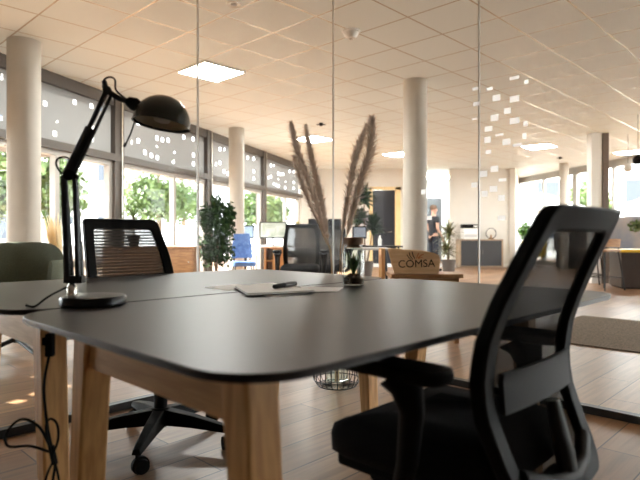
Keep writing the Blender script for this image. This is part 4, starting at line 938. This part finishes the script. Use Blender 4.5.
for s in (-1, 1):
    n = len(body); body += [(s*0.17, 0, 1.40, 0.055), (s*0.21, -0.01, 1.27, 0.047), (s*0.23, -0.02, 1.12, 0.038), (s*0.235, 0.07, 0.99, 0.032), (s*0.225, 0.13, 0.89, 0.022), (s*0.22, 0.155, 0.84, 0.03, 0.018)]
    ed += [(2, n)] + [(n+i, n+i+1) for i in range(5)]
    k = len(body); hx, hy, hz = s*0.22, 0.155, 0.84
    for f in range(4): body += [(hx+s*0.0, hy+0.008+(f-1.5)*0.018, hz-0.045, 0.0085), (hx-s*0.008, hy+0.012+(f-1.5)*0.018, hz-0.085+abs(f-1.5)*0.008, 0.007)]; ed += [(n+5, k+2*f), (k+2*f, k+2*f+1)]
    k = len(body); body += [(hx-s*0.01, hy+0.045, hz-0.005, 0.009), (hx-s*0.018, hy+0.06, hz-0.04, 0.008)]; ed += [(n+4, k), (k, k+1)]
    n = len(body); body += [(s*0.09, 0, 0.86, 0.085), (s*0.10, 0.01, 0.50, 0.055), (s*0.11, -0.02, 0.12, 0.038), (s*0.11, -0.02, 0.05, 0.04), (s*0.12, 0.12, 0.03, 0.032, 0.025)]
    ed += [(0, n)] + [(n+i, n+i+1) for i in range(4)]
skinned('body', body, ed, SK, e)
tb = [(0, 0, 0.90, 0.16, 0.13), (0, 0, 1.02, 0.155, 0.125), (0, 0, 1.16, 0.145, 0.115), (0, 0, 1.34, 0.165, 0.115), (0, 0, 1.45, 0.095, 0.085)]; te = [(0, 1), (1, 2), (2, 3), (3, 4)]
for s in (-1, 1):
    n = len(tb); tb += [(s*0.175, 0, 1.40, 0.07), (s*0.215, -0.01, 1.25, 0.064)]; te += [(3, n), (n, n+1)]
skinned('t_shirt', tb, te, mat('dark_shirt', (0.02, 0.022, 0.028), 0.85), e)
tb = [(0, 0, 0.97, 0.15, 0.12)]; te = []
for s in (-1, 1):
    n = len(tb); tb += [(s*0.09, 0, 0.84, 0.1), (s*0.10, 0.01, 0.50, 0.075), (s*0.11, -0.02, 0.10, 0.058)]; te += [(0, n), (n, n+1), (n+1, n+2)]
skinned('trousers', tb, te, mat('dark_trousers', (0.02, 0.025, 0.04), 0.85), e)
for s in (-1, 1):
    bm = B(); bmesh.ops.create_uvsphere(bm, u_segments=16, v_segments=10, radius=1, matrix=Matrix.Translation((s*0.117, 0.05, 0.035)) @ Matrix.Diagonal((0.05, 0.14, 0.036, 1))); link('shoe', bm, BLACK, e, smooth=60)
    bm = B(); bmesh.ops.create_uvsphere(bm, u_segments=8, v_segments=6, radius=1, matrix=Matrix.Translation((s*0.083, 0.015, 1.635)) @ Matrix.Diagonal((0.012, 0.02, 0.032, 1))); link('ear', bm, SK, e, smooth=60)
    bm = B(); bmesh.ops.create_uvsphere(bm, u_segments=8, v_segments=6, radius=0.011, matrix=Matrix.Translation((s*0.032, 0.097, 1.65))); link('eye', bm, BLACK, e, smooth=60)
bm = B(); bmesh.ops.create_cone(bm, cap_ends=True, segments=8, radius1=0.016, radius2=0.006, depth=0.045, matrix=Matrix.Translation((0, 0.112, 1.625))); link('nose', bm, SK, e, smooth=60)
bm = B(); box(bm, (0, 0.098, 1.583), (0.045, 0.012, 0.008)); link('mouth', bm, mat('lips', (0.35, 0.14, 0.11), 0.6), e)
bm = B(); bmesh.ops.create_uvsphere(bm, u_segments=20, v_segments=12, radius=1, matrix=Matrix.Translation((0, 0.0, 1.685)) @ Matrix.Diagonal((0.088, 0.10, 0.075, 1))); link('hair', bm, mat('grey_brown_hair', (0.16, 0.10, 0.07), 0.8), e, smooth=60)

# ------------------------------------------------------------------ outdoors
bm = B(); box(bm, (-32.5, 14, -0.14), (56, 90, 0.1)); o = struct('floor_outdoor_left', bm, noisy('light_paving', (0.72, 0.70, 0.67), (0.78, 0.76, 0.73), 0.8, 0.9))
o.location.x = 0; 
bm = B(); box(bm, (36, 20, -0.16), (56, 90, 0.1)); struct('floor_outdoor_right', bm, MATS['light_paving'])
TREEL = noisy('tree_leaf', (0.03, 0.07, 0.012), (0.13, 0.19, 0.05), 1.2, 0.6)
for i, (x, y, h, r, lb) in enumerate(((-8.0, 15.2, 4.5, 1.5, 'broad green tree outside the window behind the lamp arm'), (-13.5, 21, 6, 2.2, 'large green tree across the street, further left of the lamp'),
        (-7.2, 24.5, 5.0, 1.6, 'pale green tree outside the bright window behind the spiky plant'), (-8.2, 33, 5.5, 2.0, 'green tree far outside, behind the ficus'), (-3.1, 30, 4.5, 1.5, 'green tree far outside, right of the far column'))):
    leafy('tree', (x, y, -0.09), lb, [(0, 0, h*0.62, r, r, h*0.32), (r*0.4, 0, h*0.5, r*0.7, r*0.7, h*0.22), (-r*0.45, 0.2, h*0.52, r*0.7, r*0.7, h*0.25)], 2600, 0.26, TREEL, None,
          [([(0, 0, 0), (0.05, 0, h*0.35), (0, 0.05, h*0.75)], [0.16, 0.12, 0.05])], 'tree', 'street trees outside', seed=i+3)
def building(name, c, s, rz, m, label, floors=4, cols=6):
    e = empty(name, c, rz, label, 'building'); bm = B(); box(bm, (0, 0, s[2]/2), s); link('wall', bm, m, e)
    for f in range(floors):
        for k in range(cols):
            bm = B(); box(bm, (-s[0]/2+(k+0.5)*s[0]/cols, -s[1]/2-0.02, 1.6+f*s[2]/floors), (s[0]/cols*0.5, 0.06, 1.5)); link('window', bm, mat('dark_pane', (0.06, 0.07, 0.09), 0.15), e)
    return e
building('apartment_building', (-22, 40, -0.09), (16, 8, 12), 0.35, mat('grey_render', (0.40, 0.38, 0.36), 0.8), 'grey apartment block across the street outside the left windows', 3, 5)
building('office_building', (20, 42, -0.09), (14, 8, 5), -0.3, mat('white_render', (0.62, 0.61, 0.6), 0.8), 'pale building outside beyond the right-hand windows', 2, 5)
# parked car outside the left bay
def car(loc, rz, m, label):
    e = empty('car', loc, rz, label, 'car')
    side = [(-2.1, 0.35), (-2.05, 0.75), (-1.5, 0.9), (-0.9, 1.38), (0.7, 1.42), (1.35, 0.95), (2.0, 0.82), (2.12, 0.4), (2.0, 0.28), (-2.0, 0.28)]
    bm = B(); board(bm, side, -0.85, 0.85); link('body', bm, m, e, bevel=0.08)
    for s in (-1, 1):
        bm = B(); board(bm, [(-1.3, 0.92), (-0.82, 1.30), (0.62, 1.33), (1.1, 0.95)], s*0.86-0.01, s*0.86+0.01); link('side_window', bm, mat('dark_pane'), e)
        for x in (-1.35, 1.3): bm = B(); tube(bm, [(x, s*0.68, 0.31), (x, s*0.88, 0.31)], 0.31, 20); link('wheel', bm, BLACK, e, smooth=40)
    return e
car((-7.6, 18.3, -0.09), 1.9, mat('white_car_paint', (0.75, 0.75, 0.75), 0.25), 'white car parked outside the left window')
car((-4.6, 22.0, -0.09), 1.4, mat('silver_car_paint', (0.45, 0.46, 0.48), 0.25), 'silver car parked outside behind the ficus')
def parasol(loc, label):
    e = empty('parasol', loc, 0, label, 'parasol', 'cafe parasols outside the right-hand windows')
    bm = B(); tube(bm, [(0, 0, 0), (0, 0, 2.75)], 0.03, 10); link('pole', bm, ALU, e)
    bm = B(); lathe(bm, [(0, 2.8), (0.8, 2.5), (1.7, 2.15), (1.7, 2.0), (1.68, 2.0), (1.67, 2.13), (0.8, 2.46), (0, 2.76)], n=8); link('canopy', bm, mat('white_canvas', (0.72, 0.71, 0.68), 0.8), e)
    bm = B(); lathe(bm, [(0, 0), (0.3, 0), (0.3, 0.08), (0, 0.1)], n=20); link('base', bm, GREYP, e)
parasol((9.0, 22.3, -0.11), 'white cafe parasol outside, left one beyond the far wall end'); parasol((12.9, 20.6, -0.11), 'white cafe parasol outside, right one')
for i, (x, y, h, r) in enumerate(((13, 27, 4, 1.4), (19, 24, 4.5, 1.8))):
    leafy('tree', (x, y, -0.11), ('green tree outside behind the cafe parasols', 'green tree outside at the far right')[i], [(0, 0, h*0.62, r, r, h*0.32)], 1500, 0.26, TREEL, None, [([(0, 0, 0), (0, 0.05, h*0.75)], [0.14, 0.05])], 'tree', 'street trees outside', seed=i+13)
